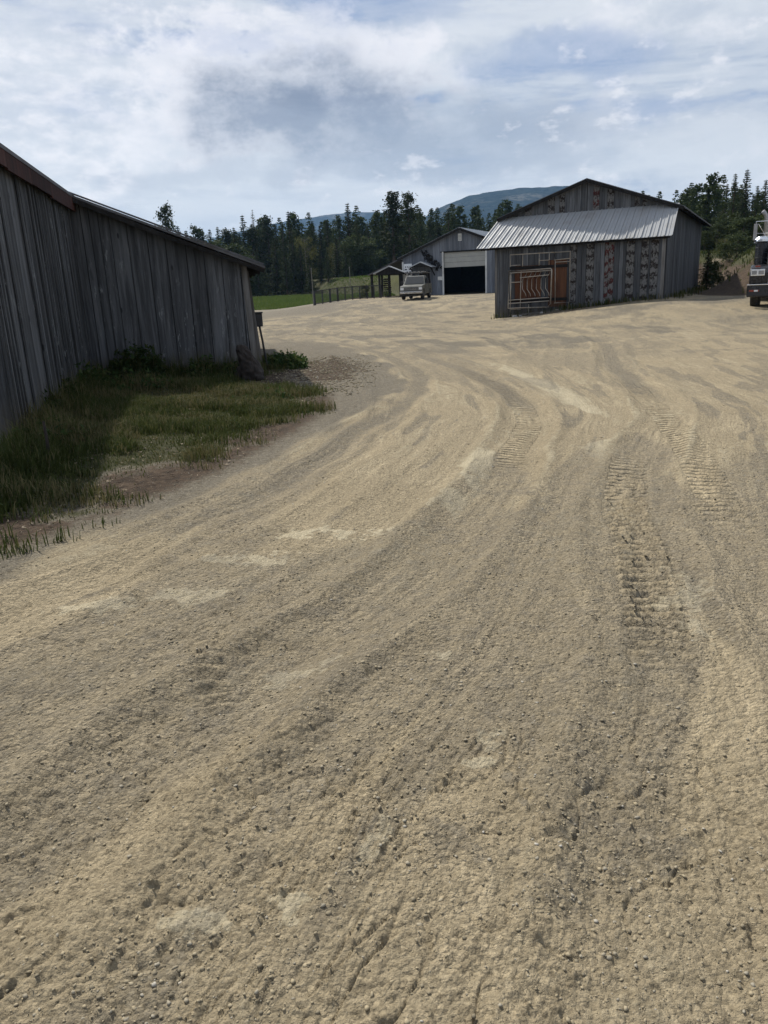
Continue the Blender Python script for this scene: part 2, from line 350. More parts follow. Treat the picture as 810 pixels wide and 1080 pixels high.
def ground_detail(x, y, step):
    """height detail and colour masks near the viewer; step = local mesh spacing"""
    n = x.shape
    om, am = to_curve(x, y, MAIN); orr, ar = to_curve(x, y, RIGHT); oe, ae = to_curve(x, y, EDGE)
    wr = S((np.abs(om)-np.abs(orr))/1.2+.5)
    o = om*(1-wr)+orr*wr; a = am*(1-wr)+ar*wr
    streak = fbm(o*5.5, a*.55, 3, 4, .6)-.5
    streak2 = fbm(om*16+50, am*1.5, 9, 3, .6)-.5
    big = fbm(x*.55, y*.55, 21, 3)-.5
    clod = fbm(x*9, y*9, 31, 4, .6)-.5
    fine = fbm(x*34, y*34, 61, 3, .6)-.5
    rough = S((fbm(x*1.3+9, y*1.3, 71, 3)-.42)*5)                 # where the yard is churned up
    near = S((3.2-np.hypot(x-.3, y))/1.6)
    rough = np.clip(rough+near*.45, 0, 1)
    fl = lambda wl: S((wl/step-1.5)/2.)                            # drop what the mesh cannot carry
    z = .05*big+.026*streak*fl(.25)+.016*streak2*fl(.1)*(1-.5*rough)
    z = z+(.009+.020*rough)*clod*fl(.09)+(.007+.011*rough)*fine*fl(.03)
    grit = fbm(x*100, y*100, 66, 2, .6)-.5; z = z+.0055*grit*fl(.012)
    # clods: sharp little crumbs
    cr = np.clip(fbm(x*38, y*38, 81, 3, .55)-.58, 0, 1); z = z+(.25+.75*rough)*cr*.040*fl(.025)
    # short scalloped pushes in the churned soil
    sc = np.abs(fbm(o*6+7, a*3.4, 91, 3)-.5); z = z-rough*.012*np.exp(-(sc/.03)**2)*fl(.06)
    shm = np.zeros(n); rutm = np.zeros(n); lugm = np.zeros(n); lo = np.zeros(n); la = np.zeros(n)
    wob = (fbm(x*.9, y*.9, 101, 2)-.5)
    for C, w, dep in RUTS:
        if C is MAIN: oo, aa = om, am
        elif C is RIGHT: oo, aa = orr, ar
        elif C is EDGE: oo, aa = oe, ae
        else: oo, aa = to_curve(x, y, C)
        oo = oo+wob*.14
        pres = S((vn(aa*.16, aa*0, 7)+.12)*3)
        r = np.exp(-(oo/(w*.5))**4)
        sh = np.exp(-((np.abs(oo)-w*.72)/(w*.16))**2)
        z = z+pres*(-dep*r+dep*.8*sh); rutm = np.maximum(rutm, r*pres); shm = np.maximum(shm, sh*pres)
        # second wheel
        o2 = oo+1.75; r2 = np.exp(-(o2/(w*.5))**4); sh2 = np.exp(-((np.abs(o2)-w*.72)/(w*.16))**2)
        z = z+.6*pres*(-dep*r2+dep*.8*sh2); rutm = np.maximum(rutm, .6*r2*pres)
    for C, w, lam, dep in LUGS:
        oo, aa = to_curve(x, y, C); L = np.sum(np.hypot(*np.diff(C, axis=0).T))
        oo = oo+wob*.12
        e = S((w*.5-np.abs(oo))/.04)*S(aa/.25)*S((L-aa)/.4)
        pres = e*S((fbm(x*1.1, y*1.1, 111, 2)+.05)*4)*S(aa/.9)*S((L-aa)/1.2)
        ph = aa/lam+np.abs(oo)*2.6+(fbm(x*4, y*4, 121, 2)-.5)*.8
        z = z+pres*(dep*2.1*np.exp(-(((ph % 1.)-.5)/.17)**2)*fl(lam)-dep*.5); m_ = pres > lugm; lo = np.where(m_, oo, lo); la = np.where(m_, ph, la); lugm = np.maximum(lugm, pres)
        z = z+dep*.6*np.exp(-((np.abs(oo)-w*.56)/.035)**2)*S(aa/.25)*S((L-aa)/.4)*fl(.1)
    # ---- colour masks
    dust = .42*S((streak+.0)*6)*S((fbm(x*.8, y*.8, 131, 3)-.40)*7); dust = np.maximum(dust, .42*S((fbm(o*2.6+9, a*.4, 135, 4, .6)-.53)*9))
    dust = dust*(1-.35*rough); dust = np.maximum(dust, .75*S((y-56)/8)*S((1.5-x)/4))
    jit = (fbm(x*7, y*7, 141, 4, .6)-.5)
    jit2 = (fbm(x*26, y*26, 145, 3, .6)-.5)
    for cx, cy, rx, ry in DUST:
        q = ((x-cx)/rx)**2+((y-cy)/ry)**2
        dust = np.maximum(dust, S(1.0-q+jit*3.6+jit2*2.2))
        z = z+.004*S(1.2-q)
    for C, w in ((FAR, 1.3), (FAR2, .9)):
        oo, aa = to_curve(x, y, C); dust = np.maximum(dust, .40*np.exp(-(oo/w)**2)*S((fbm(x*.5, y*1.2, 151, 3)-.3)*5))
    # windrow of pale fines thrown out beside the main path
    dust = np.maximum(dust, np.exp(-((om+.30)/.20)**2)*S((8.8-y)/1.5)*S((y-4.2)/1.2)*S((fbm(x*3, y*1.2, 161, 4)-.36)*6))
    dust = np.maximum(dust, .8*np.exp(-((om-.75)/.3)**2)*S((20-y)/6)*S((y-5)/3)*S((fbm(x*2, y*.8, 163, 4)-.45)*8))
    grav = .55*S((fbm(o*1.1, a*.30, 171, 4)-.47)*6); grav = np.maximum(grav, .62*S((fbm(o*4.2, a*.5, 175, 4, .6)-.54)*9))
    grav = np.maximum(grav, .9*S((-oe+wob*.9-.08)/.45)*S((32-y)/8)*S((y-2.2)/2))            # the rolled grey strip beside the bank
    grav = np.maximum(grav, (.45+.5*S((fbm(x*.35+o*.5, y*.6, 177, 4, .6)-.36)*3))*S((y-9)/14)*(1-.6*dust))
    for cx, cy, rx, ry in DARK:
        q = ((x-cx)/rx)**2+((y-cy)/ry)**2; grav = np.maximum(grav, S(.9-q+jit*4.5+jit2*3.)*.62)
    grav = np.maximum(grav, .95*S((-x-1+wob)/2)*S((y-40)/10))
    grav = np.maximum(grav, .72*rutm*S((y-4)/3)*S((fbm(o*.6, a*.13, 181, 3)-.22)*4)); dust = np.maximum(dust, .52*shm*S((y-4)/3)*S((fbm(o*2., a*.3, 183, 4)-.34)*5))  # rut relief also put into the colour: darker bottoms, paler shoulders
    dk = np.zeros(n)
    b = berm(x, y)
    dk = np.maximum(dk, S((b+.9)/1.0)*S((3.9-b+3.*(fbm(x*.9, y*.9, 191, 3)-.5))/1.2))
    # darker soil along the foot of the sheds
    g = grass_mask(x, y)
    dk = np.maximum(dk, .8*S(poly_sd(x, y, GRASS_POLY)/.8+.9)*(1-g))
    # dark gravel spill behind the shed corner
    dk = np.maximum(dk, .75*S(1.2-((x+1.1)/1.0)**2-((y-16.6)/3.2)**2+jit*1.5))
    dk = np.maximum(dk, .55*S(1.2-((x-8.6)/4.6)**2-((y-33)/1.9)**2+jit*1.5))
    g = np.maximum(g, meadow_mask(x, y))
    g = np.maximum(g, S((b-2.2+2.*(fbm(x*.7, y*.7, 201, 3)-.5))/1.2))
    g = np.maximum(g, .45*S((b+1.2)/1.5)*S((fbm(x*1.5, y*1.5, 205, 3)-.5)*8))
    g = np.maximum(g, S((np.hypot(x, y-20)-150)/30))
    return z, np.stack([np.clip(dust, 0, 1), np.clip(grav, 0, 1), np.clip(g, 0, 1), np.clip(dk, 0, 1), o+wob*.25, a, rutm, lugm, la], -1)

def build_ground():
    ang = np.concatenate([np.arange(-47, 47.01, .115), np.arange(50, 311, 3.)])*math.pi/180
    r = [.6]
    while r[-1] < 6000:
        q = r[-1]; r.append(q*(1.0036 if q < 6 else 1.0058 if q < 26 else 1.018 if q < 130 else 1.08))
    r = np.array(r); nr, na = len(r), len(ang)
    A, Rr = np.meshgrid(ang, r)
    x = (np.sin(A)*Rr).ravel(); y = (np.cos(A)*Rr).ravel(); rr = Rr.ravel()
    # local spacing: fine inside the wedge, coarse behind the viewer
    step = np.where(rr < 6, rr*.0036, rr*.0058); step = np.where(rr > 26, rr*.018, step)
    step = np.where(np.abs(np.arctan2(x, y)) > .83, rr*.05+.02, step)
    z = ground_z(x, y); m = np.zeros((len(x), 9))
    k = rr < 420
    zz, mm = np.zeros(k.sum()), np.zeros((k.sum(), 9))
    xs, ys, ss = x[k], y[k], step[k]
    for i in range(0, len(xs), 60000):
        sl = slice(i, i+60000); zz[sl], mm[sl] = ground_detail(xs[sl], ys[sl], ss[sl])
    z[k] += zz; m[k] = mm; m[~k] = (0, 0, 1, 0, 0, 0, 0, 0, 0)
    v = np.stack([x, y, z], -1)
    i = np.arange(nr-1)[:, None]*na; j = np.arange(na)[None, :]; j2 = (j+1) % na
    f = np.stack([i+j, i+na+j, i+na+j2, i+j2], -1).reshape(-1, 4)[:, ::-1]
    # close the middle
    c = len(v); v = np.vstack([v, [[0, 0, 0]]]); m = np.vstack([m, m[:1]])
    me = bpy.data.meshes.new('ground')
    tri = np.stack([np.arange(na), (np.arange(na)+1) % na, np.full(na, c)], -1)[:, ::-1]
    lv = np.concatenate([f.ravel(), tri.ravel()]).astype(np.int32)
    ls = np.concatenate([np.arange(0, f.size, 4), f.size+np.arange(0, tri.size, 3)]).astype(np.int32)
    me.vertices.add(len(v)); me.vertices.foreach_set('co', v.astype(np.float32).ravel())
    me.loops.add(len(lv)); me.loops.foreach_set('vertex_index', lv)
    me.polygons.add(len(ls)); me.polygons.foreach_set('loop_start', ls)
    me.polygons.foreach_set('use_smooth', np.ones(len(ls), bool))
    me.update(calc_edges=True)
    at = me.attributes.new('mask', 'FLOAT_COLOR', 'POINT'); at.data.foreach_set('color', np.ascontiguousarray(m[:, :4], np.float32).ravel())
    for nm, cc in (('path', (4, 5, 6)), ('lug', (7, 8, 8))):
        at = me.attributes.new(nm, 'FLOAT_VECTOR', 'POINT'); at.data.foreach_set('vector', np.ascontiguousarray(m[:, cc], np.float32).ravel())
    # ---- material
    mt, nt, bs = new_mat('yard_dirt'); co = nt.node('ShaderNodeTexCoord').outputs['Object']
    a = nt.attr('mask'); rgb = nt.node('ShaderNodeSeparateColor', ins={0: a.outputs['Color']}).outputs
    dust, grav, grass, dirt = rgb[0], rgb[1], rgb[2], a.outputs['Alpha']
    n1 = nt.noise(co, .9, 6., .6); n2 = nt.noise(co, 9., 6., .68); n3 = nt.noise(co, 70., 5., .75); n5 = nt.noise(co, 260., 3., .8)
    vor = nt.node('ShaderNodeTexVoronoi', ins={'Vector': co, 'Scale': 75.}); vcol = nt.node('ShaderNodeSeparateColor', ins={0: vor.outputs['Color']}).outputs
    vor2 = nt.node('ShaderNodeTexVoronoi', ins={'Vector': co, 'Scale': 26.}); vcol2 = nt.node('ShaderNodeSeparateColor', ins={0: vor2.outputs['Color']}).outputs
    tan = nt.mix(nt.ramp(n1, .3, .7), GC['tan1'], GC['tan2'])
    tan = nt.mix(nt.m('MULTIPLY', nt.ramp(n2, .5, .75), .55), tan, GC['tan3'])
    pv_ = nt.attr('path').outputs['Vector']; po, pa, pr = nt.node('ShaderNodeSeparateXYZ', ins={0: pv_}).outputs
    lg, lph, _ = nt.node('ShaderNodeSeparateXYZ', ins={0: nt.attr('lug').outputs['Vector']}).outputs
    sv = nt.node('ShaderNodeCombineXYZ', ins={0: nt.m('MULTIPLY', po, 7.), 1: nt.m('MULTIPLY', pa, .55)}).outputs[0]
    st = nt.noise(sv, 1.6, 6., .62, .5); st2 = nt.noise(nt.scale(sv, (3.3, 1.7, 1)), 1.8, 4., .7)
    ribs = nt.m('MULTIPLY', nt.m('SINE', nt.m('MULTIPLY', po, 70.)), nt.m('MULTIPLY', pr, nt.ramp(n1, .38, .6)))
    cleat = nt.m('MULTIPLY', nt.m('SINE', nt.m('MULTIPLY', lph, 6.2832)), lg)
    dep_ = nt.vm('LENGTH', co); skf = nt.ramp(dep_, 30., 10., .12, .62)
    n6 = nt.noise(co, 26., 5., .75)
    sp = nt.m('ADD', nt.m('ADD', nt.ramp(vcol[0], 0., 1., .68, 1.28, smooth=False), nt.m('MULTIPLY', nt.m('ADD', nt.m('SUBTRACT', n6, .5), nt.m('SUBTRACT', n2, .5)), .75)), nt.m('MULTIPLY', nt.m('SUBTRACT', nt.m('ADD', nt.m('MULTIPLY', n3, .5), nt.m('MULTIPLY', n5, .5)), .5), 2.0))
    spc = nt.node('ShaderNodeCombineColor', ins={0: sp, 1: sp, 2: sp}).outputs[0]
    tan = nt.mix(.8, tan, nt.mix(1., tan, spc, 'MULTIPLY')); sk = nt.m('ADD', nt.ramp(st, .30, .70, .70, 1.30), nt.m('ADD', nt.m('MULTIPLY', nt.m('SUBTRACT', st2, .5), .35), nt.m('MULTIPLY', ribs, .08))); tan = nt.mix(nt.m('MULTIPLY', nt.ramp(n1, .36, .62), skf), tan, nt.mix(1., tan, nt.node('ShaderNodeCombineColor', ins={0: sk, 1: sk, 2: sk}).outputs[0], 'MULTIPLY'))
    dsh = nt.ramp(nt.m('ADD', dust, nt.m('ADD', nt.m('MULTIPLY', nt.m('SUBTRACT', n2, .5), .9), nt.m('ADD', nt.m('MULTIPLY', nt.m('SUBTRACT', n3, .5), .8), nt.m('MULTIPLY', nt.m('SUBTRACT', st, .5), .6)))), .28, .80)
    c = nt.mix(nt.m('MULTIPLY', dsh, .8), tan, nt.mix(nt.ramp(sp, .5, 1.4), GC['dust1'], GC['dust2']))
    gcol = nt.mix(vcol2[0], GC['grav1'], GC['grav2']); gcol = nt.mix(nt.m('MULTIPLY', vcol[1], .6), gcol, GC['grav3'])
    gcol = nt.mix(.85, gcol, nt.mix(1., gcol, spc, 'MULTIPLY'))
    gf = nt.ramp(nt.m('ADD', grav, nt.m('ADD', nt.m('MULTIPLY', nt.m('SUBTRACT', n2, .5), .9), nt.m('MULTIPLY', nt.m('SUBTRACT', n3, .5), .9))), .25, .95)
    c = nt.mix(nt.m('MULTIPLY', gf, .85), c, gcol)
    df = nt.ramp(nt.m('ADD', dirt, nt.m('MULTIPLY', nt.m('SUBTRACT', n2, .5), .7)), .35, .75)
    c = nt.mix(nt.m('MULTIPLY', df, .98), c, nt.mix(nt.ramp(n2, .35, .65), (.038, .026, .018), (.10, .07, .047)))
    n4 = nt.noise(co, .12, 5., .6)
    gr = nt.mix(nt.ramp(n2, .3, .7), (.040, .042, .018), (.062, .062, .026)); gr = nt.mix(nt.m('MULTIPLY', nt.ramp(n4, .45, .7), .6), gr, (.10, .105, .032))
    gm = nt.ramp(nt.m('ADD', grass, nt.m('MULTIPLY', nt.m('SUBTRACT', n2, .5), .8)), .3, .75)
    c = nt.mix(gm, c, gr)
    vA = nt.node('ShaderNodeTexVoronoi', ins={'Vector': nt.vm('ADD', co, nt.scale(nt.noise(co, 30., 3., .6, col=True), (.02, .02, .02))), 'Scale': 38.}).outputs['Distance']; vB = nt.node('ShaderNodeTexVoronoi', ins={'Vector': co, 'Scale': 130.}).outputs['Distance']
    crumbs = nt.m('ADD', nt.m('MULTIPLY', nt.m('POWER', vA, 1.6), -1.15), nt.m('MULTIPLY', vB, -.42))
    crumbs = nt.m('MULTIPLY', crumbs, nt.m('MULTIPLY', nt.ramp(n1, .36, .64, .25, .72), nt.m('SUBTRACT', 1., nt.m('MULTIPLY', dsh, .6))))
    h = nt.m('ADD', crumbs,  nt.m('ADD', nt.m('ADD', nt.m('MULTIPLY', n3, .6), nt.m('MULTIPLY', n5, .25)), nt.m('ADD', nt.m('ADD', nt.m('MULTIPLY', n2, 1.1), nt.m('MULTIPLY', n6, .35)), nt.m('ADD', nt.m('MULTIPLY', vor.outputs['Distance'], -.35), nt.m('ADD', nt.m('MULTIPLY', cleat, 1.1), nt.m('ADD', nt.m('MULTIPLY', st, .75), nt.m('MULTIPLY', ribs, .18)))))))
    setc(nt, bs, c, rough=.95, bump=h, strength=.85, dist=.036, spec=.15)
    me.materials.append(mt)
    o = bpy.data.objects.new('ground', me); COL.objects.link(o); tag(o, kind='structure')
    tag(o, 'wide tan dirt and gravel yard scored by curving tyre tracks')
    return o
GC = dict(tan1=(.298, .245, .160), tan2=(.372, .308, .204), tan3=(.205, .168, .112), dust1=(.42, .362, .245), dust2=(.52, .455, .32), grav1=(.128, .114, .091), grav2=(.205, .185, .148), grav3=(.098, .088, .071))
GROUND = build_ground()

# ------------------------------------------------------------------ far hills
def hill(name, prof, yd, depth, seed, mat):
    xs = np.linspace(prof[0][0], prof[-1][0], 260); zr = np.interp(xs, [p[0] for p in prof], [p[1] for p in prof])
    zr = zr+(fbm(xs*.02, xs*0+.5, seed, 4)-.5)*9
    ts = np.linspace(0, 1, 50); X, T = np.meshgrid(xs, ts)
    Y = yd-depth*(1-T)+np.where(T > .8, (T-.8)*depth*1.2, 0)
    ZR = np.broadcast_to(zr, X.shape)
    prof_t = np.where(T < .8, S(T/.8)*.35+.65*(T/.8), 1-((T-.8)/.2)**2*.35)
    Z = ZR*prof_t*(1+.10*(fbm(X*.006, Y*.006, seed+3, 4)-.5)*np.clip((.8-T)/.25, 0, 1))
    v = np.stack([X, Y, Z], -1).reshape(-1, 3); nr, na = X.shape
    i = np.arange(nr-1)[:, None]*na; j = np.arange(na-1)[None, :]
    f = np.stack([i+j, i+j+1, i+na+j+1, i+na+j], -1).reshape(-1, 4)
    o = mesh_np(name, v, f, mat, smooth=True); tag(o, kind='structure'); return o
m, nt, bs = new_mat('hill_forest'); co = nt.node('ShaderNodeTexCoord').outputs['Object']
p = nt.scale(co, (1, 1, 2.2))
a1 = nt.noise(p, .006, 6., .65); a2 = nt.noise(p, .05, 5., .75)
c = nt.mix(nt.ramp(a2, .3, .7), (.006, .011, .010), (.036, .046, .036))
c = nt.mix(nt.m('MULTIPLY', nt.ramp(a1, .52, .62), nt.ramp(a2, .35, .6)), c, (.12, .115, .09))
setc(nt, bs, c, rough=1., bump=a2, strength=1., dist=14., spec=0.)
hill('hills', [(-500, 20), (-150, 60), (60, 140), (85, 155), (174, 198), (223, 221), (289, 244), (382, 251), (442, 257), (567, 260), (660, 249), (780, 215), (950, 160), (1400, 90), (2000, 40)], 2600, 900, 5, m)
hill('hills', [(-2400, 60), (-1300, 150), (-851, 206), (-513, 271), (-357, 294), (-268, 302), (-70, 319), (40, 310), (254, 284), (478, 258), (900, 200)], 3800, 1000, 8, m)

# ------------------------------------------------------------------ sky, sun, air, camera
SUN_AZ, SUN_EL = math.radians(-32), math.radians(50)
w = bpy.data.worlds.new('World'); scene.world = w; w.use_nodes = True; w.node_tree.nodes.clear()
nt = NT(w.node_tree); out = nt.node('ShaderNodeOutputWorld'); bg = nt.node('ShaderNodeBackground'); nt.l.new(bg.outputs[0], out.inputs[0])
sky = nt.node('ShaderNodeTexSky', sky_type='NISHITA'); sky.sun_disc = False; sky.sun_elevation = SUN_EL; sky.sun_rotation = SUN_AZ
sky.air_density = 1.; sky.dust_density = 1.5
d = nt.node('ShaderNodeTexCoord').outputs['Generated']
warp = nt.vm('ADD', d, nt.scale(nt.vm('SUBTRACT', nt.noise(d, 7., 5., .6, col=True), (.5, .5, .5)), (.10, .10, .07)))
x, y, z = nt.node('ShaderNodeSeparateXYZ', ins={0: warp}).outputs
az = nt.m('MULTIPLY', nt.m('ARCTAN2', x, y), 57.2958); el = nt.m('MULTIPLY', nt.m('ARCSINE', z, clamp=False), 57.2958)
puff = nt.noise(nt.scale(d, (1, 1, 1.5)), 10., 8., .66)
puff2 = nt.noise(nt.scale(d, (1, 1, 2.2)), 26., 6., .6)
long_ = nt.noise(nt.scale(d, (1, 1, 4.5)), 3.6, 7., .58, .4)
def blob(a0, e0, ra, re, k=1.1, soft=.9):
    q = nt.m('ADD', nt.m('POWER', nt.m('MULTIPLY', nt.m('SUBTRACT', az, a0), 1/ra), 2.), nt.m('POWER', nt.m('MULTIPLY', nt.m('SUBTRACT', el, e0), 1/re), 2.))
    v = nt.m('ADD', nt.m('SUBTRACT', 1., q), nt.m('MULTIPLY', nt.m('SUBTRACT', puff, .5), k*3))
    return nt.ramp(v, -.15, soft)
K = SKYK = 6.7
def col(r, g, b): return (r*K, g*K, b*K)
mid, white, grey, blue = col(.62, .68, .775), col(1.16, 1.13, 1.14), col(.33, .385, .50), col(.30, .41, .66)
c = nt.mix(nt.ramp(long_, .38, .60), mid, col(.90, .93, .965))
c = nt.mix(nt.m('MULTIPLY', nt.ramp(long_, .46, .34), .9), c, blue)
c = nt.mix(nt.m('MULTIPLY', nt.ramp(puff, .50, .68), .55), c, white)
c = nt.mix(nt.m('MULTIPLY', blob(-19, 11.5, 11, 6.0), .75), c, nt.mix(nt.ramp(puff2, .35, .65), col(.80, .84, .90), white))
c = nt.mix(nt.m('MULTIPLY', blob(16, 9.0, 14, 2.6, .7), .45), c, col(.78, .81, .86))
c = nt.mix(nt.m('MULTIPLY', blob(13, 13.2, 8, 1.8, .9), .55), c, blue)
GREY = blob(-4.0, 11.0, 10.4, 4.3, 1.0, 1.25)
c = nt.mix(nt.m('MULTIPLY', blob(-5.0, 12.3, 11.5, 5.2, 1.4, .5), .6), c, white)
c = nt.mix(nt.m('MULTIPLY', GREY, .93), c, nt.mix(nt.ramp(long_, .40, .58), col(.205, .25, .345), col(.32, .365, .46)))
c = nt.mix(nt.m('MULTIPLY', blob(4, 9.3, 13, 2.8, .9, 1.3), .8), c, col(.38, .44, .545))
c = nt.mix(nt.m('MULTIPLY', blob(-1, 7.6, 22, 1.0, .8), .45), c, col(.50, .56, .66))
c = nt.mix(nt.m('MULTIPLY', nt.m('MULTIPLY', nt.ramp(puff2, .52, .70), nt.ramp(puff, .42, .58)), nt.m('SUBTRACT', .6, nt.m('MULTIPLY', GREY, .55))), c, white)
c = nt.mix(nt.m('MULTIPLY', blob(2, 14.6, 4, 1.6, 1.0), .45), c, white)
c = nt.mix(nt.m('MULTIPLY', blob(-14.5, 10.2, 3, 1.8, 1.), .5), c, white)
c = nt.mix(nt.m('MULTIPLY', nt.ramp(el, 6.8, 3.0), .65), c, col(.74, .79, .86))
c = nt.mix(nt.m('MULTIPLY', nt.m('MULTIPLY', nt.ramp(el, 15.0, 17.5), nt.ramp(nt.noise(nt.scale(d, (1, 1, 5.)), 6., 5., .6), .42, .55)), .5), c, blue)
fin = nt.mix(.90, sky.outputs[0], c)
nt.l.new(fin, bg.inputs[0]); bg.inputs[1].default_value = .10

L = bpy.data.lights.new('sun', 'SUN'); L.energy = 4.5; L.angle = math.radians(1.6); L.color = (1, .95, .86)
so = bpy.data.objects.new('sun', L); COL.objects.link(so)
sd = Vector((math.sin(SUN_AZ)*math.cos(SUN_EL), math.cos(SUN_AZ)*math.cos(SUN_EL), math.sin(SUN_EL)))
so.rotation_euler = (-sd).to_track_quat('-Z', 'Y').to_euler(); so.location = (0, 0, 60)

HAZE = .000095
if HAZE:
    b = MB(); b.box((0, 1800, 170.5), (11000, 10400, 347)); hm = bpy.data.materials.new('haze'); hm.use_nodes = True; hm.node_tree.nodes.clear()
    hn = NT(hm.node_tree); ho = hn.node('ShaderNodeOutputMaterial'); pv = hn.node('ShaderNodeVolumePrincipled', ins={'Density': HAZE, 'Color': (.34, .60, 1., 1), 'Anisotropy': .2})
    hn.l.new(pv.outputs[0], ho.inputs['Volume']); h = b.build('haze', hm); tag(h, 'thin pale blue air over the whole valley', kind='stuff')

cam = bpy.data.cameras.new('camera'); co_ = bpy.data.objects.new('camera', cam); COL.objects.link(co_); scene.camera = co_
PI_, RO_ = math.radians(16.4), .045
fwd = Vector((0, math.cos(PI_), -math.sin(PI_))); up0 = Vector((0, math.sin(PI_), math.cos(PI_))); rt0 = Vector((1, 0, 0))
rt = math.cos(RO_)*rt0-math.sin(RO_)*up0; up = math.sin(RO_)*rt0+math.cos(RO_)*up0
co_.matrix_world = Matrix(((rt.x, up.x, -fwd.x, 0), (rt.y, up.y, -fwd.y, 0), (rt.z, up.z, -fwd.z, 1.65), (0, 0, 0, 1)))
cam.sensor_fit = 'VERTICAL'; cam.sensor_height = 24; cam.lens = 811/1080*24; cam.clip_start = .05; cam.clip_end = 12000
scene.view_settings.view_transform = 'Standard'; scene.view_settings.look = 'None'; scene.view_settings.gamma = 1; scene.view_settings.exposure = .36
scene.render.engine = 'CYCLES'; scene.cycles.use_denoising = True; scene.cycles.max_bounces = 6; scene.cycles.volume_bounces = 0

# ------------------------------------------------------------------ weathered barn on the left (main barn + lean-to)
def rnd(a, b): return random.uniform(a, b)
LB = empty('weathered_barn', (-5.40, 14.85, 0), math.radians(11.5), 'long dark weathered board barn with a low lean-to at the left of the yard', 'barn')
# main side wall (local plane x = 0, running towards the viewer)
w = MB(); yy = -6.2
while yy < 0:
    wd = rnd(.13, .20); t = rnd(.15, .6)
    w.board(yy+.006, min(yy+wd, 0)-.004, -.03+rnd(-.006, .006), .0+rnd(-.004, .012), rnd(-.15, .02), 3.34, 3.34, t, axis='y')
    if random.random() < .45: w.board(yy-.02, yy+.025, .012, .034, -.05, 3.34, 3.34, rnd(.1, .7), axis='y')
    yy += wd
w.board(-6.2, 0, -.08, -.035, -.3, 3.36, 3.36, .0, axis='y')
w.build('main_wall', M['grey_boards'], LB)
# end wall of the lean-to, facing the yard
w = MB(); x = 0.; slope = (3.42-2.10)/3.36; LW = 2.97
def ltop(x): return 3.34-slope*x
while x < LW:
    wd = rnd(.27, .36) if x > .5 else rnd(.14, .22); x1 = min(x+wd, LW); g = rnd(.008, .02); yo = rnd(-.012, .008)
    w.board(x+g/2, x1-g/2, -.028+yo, yo, rnd(-.2, -.05), ltop(x), ltop(x1), rnd(.15, .9)); x = x1
w.board(0, LW, .02, .06, -.3, ltop(0), ltop(LW), 0.)
w.build('lean_to_wall', M['grey_boards'], LB)
# other walls
w = MB()
w.board(-8., -.03, -6.2, -6.16, -.2, 3.3, 3.3, .4); w.add([(-8., -6.18, 3.3), (-.03, -6.18, 3.3), (-4, -6.18, 5.0)], [(0, 1, 2)], .4)
w.board(-6.2, 9., -8.0, -7.96, -.2, 3.3, 3.3, .3, axis='y'); w.board(-8., 3.1, 9., 9.04, -.2, 2.2, 2.2, .3)
w.board(-6.2, 9., -.12, -.09, 2.1, 3.3, 3.3, .2, axis='y')
w.build('rear_wall', M['grey_boards'], LB)
w = MB(); w.slab([(.12, -6.5, 3.43), (.12, 9.3, 3.43), (-4., 9.3, 5.15), (-4., -6.5, 5.15)], .05); w.slab([(-4., -6.5, 5.15), (-4., 9.3, 5.15), (-8.3, 9.3, 3.4), (-8.3, -6.5, 3.4)], .05)
w.build('main_roof', M['old_roof'], LB)
w = MB(); yy = -6.5
while yy < -.02:
    L = min(rnd(1.2, 2.1), -.02-yy); w.board(yy+.004, yy+L-.004, .08+rnd(-.008, .008), .113, 3.17+rnd(-.02, .02), 3.383, 3.383, rnd(.1, .9), axis='y'); yy += L
w.build('eave_fascia', M['red_fascia'], LB)
w = MB(); w.slab([(.0, -.27, 3.455), (3.38, -.27, ltop(3.38)+.09), (3.38, 9.2, ltop(3.38)+.09), (.0, 9.2, 3.455)], .045)
for k in range(13):
    yq = -.2+k*.75; w.bar((.02, yq, 3.48), (3.36, yq, ltop(3.36)+.115), .03, .03)
w.build('lean_to_roof', M['old_roof'], LB)
w = MB()
w.bar((.05, -.26, 3.36), (1.6, -.265, ltop(1.6)-.02), .035, .08, .5); w.bar((1.6, -.262, ltop(1.6)-.015), (3.36, -.26, ltop(3.36)-.01), .04, .07, .3)
w.build('rake_board', M['dark_timber'], LB)
for k in range(4):
    r = MB(); yq = .35+k*1.6; r.bar((.2, yq, 3.27), (3.32, yq, ltop(3.32)-.02), .05, .13, .3); r.build('rafter', M['dark_timber'], LB)
for k, (px, py, lx) in enumerate(((3.0, -.01, .05), (3.14, .55, .5), (3.2, 3.6, 0.), (3.2, 6.4, 0.), (3.2, 8.9, 0.))):
    r = MB(); r.bar((px+.06, py, -.2), (px-lx*.2, py, ltop(px)), .10 if k else .055, .11, .75 if k < 2 else .4); r.build('post', M['old_timber'], LB)
r = MB(); r.board(3.0, 3.02, .1, 8.9, -.2, 2.0, 2.0, .2, axis='x'); r.build('inner_wall', M['dark_timber'], LB)

# black box on a thin post by the shed corner
bx = (-2.42, 16.55)
t = empty('utility_box', (bx[0], bx[1], gz(*bx)), .2, 'small black box on a thin leaning stake beside the lean-to corner post', 'utility box')
m = MB(); m.tube([(.10, 0, -.15), (.03, 0, .6), (-.02, 0, 1.0)], .022, 8); m.build('stake', M['black_steel'], t)
m = MB(); m.box((-.02, -.03, 1.02), (.17, .13, .27)); m.build('box', M['black_steel'], t, bevel=.02)
m = MB(); m.box((-.02, -.03, 1.165), (.20, .17, .03)); m.build('lid', M['black_steel'], t, bevel=.008)
